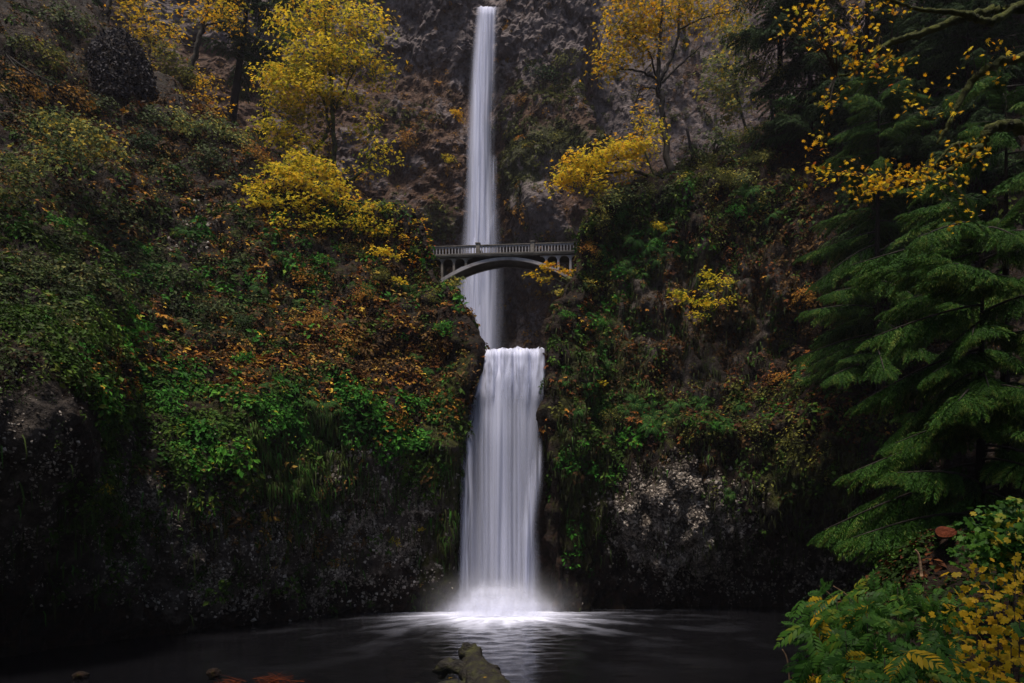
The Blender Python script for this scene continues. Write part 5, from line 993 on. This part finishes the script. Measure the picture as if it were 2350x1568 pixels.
tag(leaf_obj('foliage', MAPLE_D, XP, rng.normal(size=XP.shape), xn, .10 * (.6 + .7 * rng.rand(len(XP))), .45 + .25 * rng.normal(size=len(XP)), M['maple_o'], mm), kind='stuff')

# ------------------------------------------------------------------ foreground on the near bank
def dN(C):
    px, py = proj(np.where(C[..., 1:2] > 2, C, 2)); return (C[..., 1] > 4.6) * (C[..., 1] < 24) * (C[..., 0] > 2.2) * sstep(1840, 1960, px) * (C[..., 2] > 1.0)
cover('undergrowth', 'dark green leaf undergrowth on the near bank at lower right', 'undergrowth', SN, 42000, dN, M['near_green'], .085, 1.1, 71, up=.6, tint=(.28, .22), rad=.35, near=False)
cover('fallen_leaves', 'brown fallen leaves and twigs on the near bank at lower right', 'leaves', SN, 9000, dN, M['litter'], .07, .15, 72, TRI, up=.8, tint=(.25, .2), near=False)
dK = lambda C: np.exp(-((C[..., 0] - 8.9) / 1.6) ** 2 - ((C[..., 1] - 14.6) / 2.0) ** 2) * (1 - np.exp(-((C[..., 0] - 8.45) / .75) ** 2 - ((C[..., 1] - 13.0) / 1.3) ** 2))
cover('undergrowth', 'dark brown and green brush under the sawn log on the near right bank', 'undergrowth', SN, 9000, dK, M['ivy'], .12, .5, 73, up=.6, tint=(.2, .25), rad=.35, near=False)
cover('dry_brush', 'dead russet twigs and leaves around the sawn log', 'brush', SN, 5000, dK, M['litter'], .11, .5, 74, up=.4, tint=(.18, .15), rad=.35, near=False)
def pinnate(seed, tint, mat):          # a feathered leaf: stalk and paired leaflets
    rng = np.random.RandomState(seed); t = np.linspace(.15, .95, 6); P = []; D = []; S = []
    for k, s in enumerate(t):
        c = np.array([s, 0, -.28 * s * s])
        for sg in (-1, 1): P.append(c); D.append([.75, sg * .85, -.15 - .2 * s]); S.append(.42 * math.sin(math.pi * (s * .75 + .18)) + .06)
    P.append([.98, 0, -.27]); D.append([1, 0, -.5]); S.append(.30)
    bl = (np.array([[0, 0, 0], [.3, .15, .03], [.7, .13, .0], [1, 0, -.12], [.7, -.13, .0], [.3, -.15, .03]]), np.array([[0, 5, 4, 1], [1, 4, 3, 2]]))
    bl = (bl[0], np.array([[0, 5, 1, 1], [1, 5, 4, 2], [2, 4, 3, 3]])); bl = (bl[0], np.array([[0, 5, 1], [1, 5, 4], [1, 4, 2], [2, 4, 3]]))
    P = np.array(P, float); V, Fc, T = leaves(bl, P, np.array(D, float), nrm(UPV + rng.normal(0, .18, P.shape)), np.array(S) * (.9 + .2 * rng.rand(len(P))), tint + .10 * rng.normal(size=len(P)))
    mb = MB(); mb.tube([[s, 0, -.28 * s * s - .005] for s in np.linspace(-.1, .98, 6)], np.linspace(.010, .004, 6), 4, a=.3, cap=False); q = mb
    V = np.concatenate([V, np.concatenate(q.V)]); T = np.concatenate([T, np.concatenate(q.A)]); nv = len(V) - q.n
    return raw_mesh('leaf', V, [Fc, np.concatenate(q.Q) + nv], {'tint': np.clip(T, 0, 1)}, M[mat], True)
PIN = [pinnate(k, t, m_) for k, (t, m_) in enumerate(((.35, 'near_green'), (.5, 'near_green'), (.6, 'near_green'), (.45, 'near_green'), (.75, 'near_green'), (.45, 'near_yellow'), (.9, 'near_green')))]
def near_bush(label, spots, lib, size, n_leaf, seed, name='bush', rad=.45, up=(-.35, -.45, .75), extra=0):
    rng = np.random.RandomState(seed); b = np.array([*np.mean([at(*s)[:2] for s in spots], 0), 0]); b[2] = hitz(b[0], b[1]); root = bpy.data.objects.new(name, None); COL.objects.link(root); root.location = tuple(b); tag(root, label, 'bush')
    st = MB(); per = n_leaf // len(spots)
    for s in spots:
        tip = at(*s) - b; g = np.array([tip[0] * .7 + .15, tip[1] * .8 + .1, hitz(b[0] + tip[0] * .7 + .15, b[1] + tip[1] * .8 + .1) - b[2] - .05]); c = curve([g, (g + tip) / 2 + np.array([.0, 0, .10]), tip], 8); st.tube(c, np.linspace(.012, .004, 8), 5, a=.5)
        for k in range(per):
            q = c[min(7, int(2 + 6 * rng.rand() ** .6))] + np.clip(rng.normal(0, rad * .5, 3), -rad * .6, rad * .6) * np.array([1, 1, .55]); nn = Vector(nrm(np.array(up) + rng.normal(0, .35, 3)))
            d = Vector(nrm(np.array([-1.0, -.35, -.1]) + rng.normal(0, .75, 3))); y = nn.cross(d).normalized(); d = y.cross(nn); R = Matrix((d, y, nn)).transposed()
            link('leaf', lib[rng.randint(len(lib))], root, q, R.to_euler(), size * (.65 + .6 * rng.rand()))
    EV = []; EF = []; ET = []; m = 0                                  # the leaves deeper in the bush, past counting
    for k in range(extra):
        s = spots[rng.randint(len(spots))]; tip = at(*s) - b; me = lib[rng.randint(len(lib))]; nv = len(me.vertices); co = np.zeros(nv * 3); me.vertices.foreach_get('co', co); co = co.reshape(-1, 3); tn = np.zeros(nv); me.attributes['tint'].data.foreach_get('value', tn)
        nn = Vector(nrm(np.array(up) + rng.normal(0, .45, 3))); d = Vector(rng.normal(0, 1, 3)); y = nn.cross(d).normalized(); d = y.cross(nn); R = np.array(Matrix((d, y, nn)).transposed())
        q = tip + np.clip(rng.normal(0, rad, 3), -rad, rad) * np.array([.9, 1.0, .5]) + np.array([.05, .15, -.10 - .25 * rng.rand()]); EV.append(co @ R.T * size * (.6 + .5 * rng.rand()) + q); ET.append(tn * .8); EF += [[v + m for v in p_.vertices] for p_ in me.polygons]; m += nv
    if extra:
        T3 = [f for f in EF if len(f) == 3]; Q4 = [f for f in EF if len(f) == 4]
        o = link('foliage', raw_mesh('foliage', np.concatenate(EV), [x for x in (np.array(T3), np.array(Q4)) if len(x)], {'tint': np.concatenate(ET)}, lib[0].materials[0], True), root); tag(o, kind='stuff')
    st.obj('stems', M['twig'], root); return root
near_bush('feathery green bush leaning over the pool in the lower right foreground', [(1870,1393,6.6),(1920,1373,6.8),(1880,1453,6.2),(1940,1448,6.0),(1990,1408,6.4),(1900,1518,5.8),(1960,1518,5.6),(2040,1428,6.2),(2090,1468,6.0),(2030,1508,5.6),(1950,1578,5.4),(2050,1573,5.3),(2110,1528,5.6),(2150,1458,6.0)], PIN[:6], .24, 196, 601, rad=.26, extra=200)
near_bush('green leafy sprigs behind the feathery bush above the pool edge', [(1990,1358,8.0),(2060,1348,8.2),(2130,1368,8.2),(2200,1388,8.0),(1950,1378,7.8)], PIN[:5] + PIN[6:], .22, 80, 602, rad=.28, extra=160)
near_bush('low green sprig at the very bottom edge right of the pool log', [(1720,1578,6.4),(1760,1590,6.3)], PIN[:4], .13, 14, 603, rad=.12)
ML2 = big_leaf_meshes('leaf', [('near_yellow', .5), ('near_yellow', .62), ('near_yellow', .75), ('near_green', .6), ('near_green', .45), ('near_yellow', .3), ('near_green', .9)], MAPLE, 18)
near_bush('yellow leaved bush filling the lower right corner', [(2160,1508,6.4),(2200,1448,6.8),(2240,1378,7.2),(2290,1408,6.9),(2330,1348,7.2),(2260,1478,6.2),(2320,1468,6.2),(2210,1558,5.6),(2280,1548,5.6),(2340,1558,5.4),(2120,1578,5.4),(2330,1288,7.6),(2280,1318,7.6),(2250,1588,5.2),(2340,1418,6.6)], ML2[:5], .068, 285, 604, 'bush', .32, (0, -.6, .6), 480)
near_bush('green leaved maple bush on the bank above the yellow one at the right edge', [(2285,1195,10),(2310,1170,10),(2340,1150,10),(2310,1220,9.5),(2345,1210,9.5),(2280,1240,9.6)], [ML2[3], ML2[4], ML2[6], ML2[5]], .10, 180, 605, 'bush', .34, (0, -.5, .7), 700)
# cut log, stalks, pool log
lc = at(2170, 1221, 13.1); lg = bpy.data.objects.new('cut_log', None); COL.objects.link(lg); lg.location = tuple(lc); lg.rotation_euler = (math.radians(1), 0, math.radians(-31)); tag(lg, 'sawn log end with red brown wood on the near right bank', 'log')
an = np.linspace(0, 2 * math.pi, 25)[:-1]; rr = .165 * (1 + .12 * np.cos(2 * an + .6) + .06 * np.cos(3 * an)); ring = np.stack([rr * np.cos(an) * 1.0, np.zeros(24), rr * np.sin(an) * .72], -1)
mb = MB(); V = np.concatenate([ring, ring * 1.03 + np.array([0, .12, 0]), ring * 1.02 + np.array([0, .75, -.03])]); Q = [[k + 24 * j, (k + 1) % 24 + 24 * j, (k + 1) % 24 + 24 * (j + 1), k + 24 * (j + 1)] for j in range(2) for k in range(24)]; mb.add(V, Q); mb.obj('bark', M['bark'], lg)
mb = MB(); V = np.concatenate([[[0, -.004, 0]], ring * .5 + np.array([0, -.006, 0]), ring * .97 + np.array([0, -.002, 0])]); T = [[0, 1 + (k + 1) % 24, 1 + k] for k in range(24)]; mb.add(V, T); mb.add(np.concatenate([ring * .5 + np.array([0, -.006, 0]), ring * .97 + np.array([0, -.002, 0])]), [[k, (k + 1) % 24, 24 + (k + 1) % 24, 24 + k] for k in range(24)]); mb.obj('cut_face', M['wood_cut'], lg)
for k, (a, b, Y, lab) in enumerate((((1955, 1420), (1880, 1345), 7.4, 'tall dry stalk nearest the pool, leftmost of three by the feathery bush'), ((1990, 1410), (1912, 1345), 7.6, 'longest dry stalk crossing behind the feathery bush'), ((1945, 1430), (1925, 1370), 7.2, 'short pale broken stalk beside the feathery bush'), ((1815, 1550), (1795, 1490), 6.6, 'thin dry stalk rising from the bottom edge by the pool'), ((2115, 1290), (2100, 1262), 12, 'short sawn stub below the cut log'))):
    p0, p1 = at(*a, Y), at(*b, Y); mb = MB(); mb.tube(curve([p0 - p0 - np.array([0, 0, .25]), (p1 - p0) * .5 + np.array([.012, 0, .0]), p1 - p0], 8), np.linspace(.010, .005, 8) * (2.6 if k == 4 else 1), 6)
    e = mb.obj('dry_stalk', M['stalk'], None, loc=p0); tag(e, lab, 'stalk')
pl = bpy.data.objects.new('pool_log', None); COL.objects.link(pl); q0 = at(1100, 1575, 25.5); pl.location = (q0[0] - .25, q0[1], -.15); pl.scale = (1.1, .9, .9); tag(pl, 'broken mossy log with stubs lying in the pool at the bottom edge', 'log')
rng = np.random.RandomState(3)
def gnarl(parent, name, pts, r, mat, n=18, m=14):
    c = curve(pts, n); mb = MB(); mb.tube(c, np.interp(np.linspace(0, 1, n), np.linspace(0, 1, len(r)), r), m); V = np.concatenate(mb.V); V += (.24 * fbm(V * 1.9 + 4, 4) + .08 * fbm(V * 7, 2))[:, None] * nrm(rng.normal(size=3)[None] * .0 + V - V.mean(0)); mb.V = [V]; mb.A = [np.concatenate(mb.A)]; return mb.obj(name, M[mat], parent)
gnarl(pl, 'trunk', [[1.0, -4.0, -.1], [.75, -2.2, .25], [.35, -.4, .5], [.05, 1.0, .85], [-.05, 1.9, 1.1]], [.95, .86, .72, .56, .42], 'bark_wet', 40, 22)
gnarl(pl, 'stub', [[-.05, 1.5, 1.0], [-.12, 1.9, 1.5], [-.16, 2.0, 1.85]], [.36, .30, .20], 'bark_wet', 14, 14)
gnarl(pl, 'stub', [[0, .9, .8], [-.65, 1.1, 1.05], [-1.1, 1.2, .85], [-1.2, 1.2, .45]], [.40, .36, .28, .1], 'bark_wet', 20, 14)
gnarl(pl, 'stub', [[.1, -.4, .35], [-.9, -.5, .42], [-1.7, -.6, .30], [-2.0, -.65, -.1]], [.40, .32, .28, .2], 'bark_wet', 22, 14)
gnarl(pl, 'stub', [[.3, .9, .8], [.62, 1.3, .85], [.78, 1.6, .6]], [.34, .28, .14], 'bark_wet', 14, 12)
gnarl(pl, 'bark_flap', [[.55, .4, .9], [.85, -.4, .7], [1.2, -1.4, .5]], [.10, .34, .16], 'bark', 16, 10)
leaf_children(pl, np.array([[.25, .15, 1.25], [-.75, -.35, .82], [.5, -1.9, 1.15]]), ML2[:2], .14, 44, (0, 0, 1), .15)
# wet rocks and red twig drift by the near left shore
def rock(px, py, Y, r, label, sq=.7):
    rg = np.random.RandomState(int(px + py)); uu, vv = np.meshgrid(np.linspace(0, 2 * math.pi, 22), np.linspace(-math.pi / 2, math.pi / 2, 14), indexing='ij'); g = np.stack([np.cos(uu) * np.cos(vv), np.sin(uu) * np.cos(vv), np.sin(vv) * sq], -1)
    g = g * r * (1 + .35 * fbm(g * 1.2 + rg.rand() * 50, 3))[..., None]; g[-1] = g[0]; s_ = Surf(g, False); p = at(px, py, Y); o = link('rock', raw_mesh('rock', g.reshape(-1, 3), s_.faces(), {'rock': np.full(uu.size, .0), 'moss': np.full(uu.size, .2)}, M['bank']), None, p); tag(o, label, 'rock')
for a in ((490, 1545, 28, .28, 'small pale wet rock in the shallows at the bottom left'), (185, 1552, 28, .3, 'dim small rock on the near left shore')): rock(*a)
def drift(px, py, Y, w, label, seed):
    rg = np.random.RandomState(seed); p = at(px, py, Y); mb = MB()
    for k in range(70):
        a = rg.rand() * 3.14; c = rg.normal(0, .35, 3) * np.array([w, .5, .3]); d = np.array([math.cos(a), .4 * rg.normal(), .5 * rg.rand()]) * .35; mb.tube([c - d, c + rg.normal(0, .04, 3), c + d], [.012, .010, .004], 4, a=rg.rand(), cap=False)
    mb.tube([[-w * .8, 0, -.25], [0, .1, -.2], [w * .8, 0, -.3]], [.12, .14, .08], 8, a=.05); o = mb.obj('brush_pile', M['crimson'], None, loc=p - UPV * .12); tag(o, label, 'brush')
drift(630, 1556, 26, 1.0, 'tuft of red cedar twigs at the bottom edge, larger one left of the pool log', 1); drift(535, 1566, 25.5, .7, 'smaller tuft of red twigs at the bottom edge', 2)

# ------------------------------------------------------------------ spray at the feet of the falls, and the valley haze
def mist(name, label, c, rad, dens):
    uu, vv = np.meshgrid(np.linspace(0, 2 * math.pi, 33), np.linspace(-math.pi / 2, math.pi / 2, 17), indexing='ij'); g = np.stack([np.cos(uu) * np.cos(vv), np.sin(uu) * np.cos(vv), np.sin(vv)], -1)
    m, nt, out = mat_new(name); tc = N(nt, 'ShaderNodeTexCoord'); gr = N(nt, 'ShaderNodeTexGradient', gradient_type='SPHERICAL'); L(nt, tc.outputs['Object'], gr.inputs[0])
    nz = N(nt, 'ShaderNodeTexNoise', i_Scale=2.5, i_Detail=2.0); L(nt, tc.outputs['Object'], nz.inputs['Vector'])
    pw = N(nt, 'ShaderNodeMath', operation='POWER'); L(nt, gr.outputs['Fac'], pw.inputs[0]); pw.inputs[1].default_value = 2.4
    mu = N(nt, 'ShaderNodeMath', operation='MULTIPLY'); L(nt, pw.outputs[0], mu.inputs[0]); L(nt, nz.outputs[0], mu.inputs[1]); m2 = N(nt, 'ShaderNodeMath', operation='MULTIPLY'); L(nt, mu.outputs[0], m2.inputs[0]); m2.inputs[1].default_value = dens
    vs = N(nt, 'ShaderNodeVolumeScatter'); vs.inputs['Color'].default_value = (.93, .94, 1, 1); L(nt, m2.outputs[0], vs.inputs['Density']); L(nt, vs.outputs[0], out.inputs['Volume'])
    s_ = Surf(g, False); o = link(name, raw_mesh(name, g.reshape(-1, 3), s_.faces(), None, m), None, c, None, rad); return tag(o, label, 'spray', kind='stuff')
mist('mist', 'white spray rising where the lower fall meets the pool', (-1.1, 54.6, .3), (8.0, 5.0, 4.6), .8)
m, nt, out = mat_new('haze'); pv = N(nt, 'ShaderNodeVolumePrincipled'); pv.inputs['Color'].default_value = (.80, .78, .92, 1); pv.inputs['Density'].default_value = .00016; pv.inputs['Anisotropy'].default_value = .2; L(nt, pv.outputs[0], out.inputs['Volume'])
mb = MB(); mb.box((10, 200, 76.5), (1100, 1100, 165)); o = mb.obj('haze', m); tag(o, 'thin blue autumn haze filling the gorge', 'haze', kind='stuff')
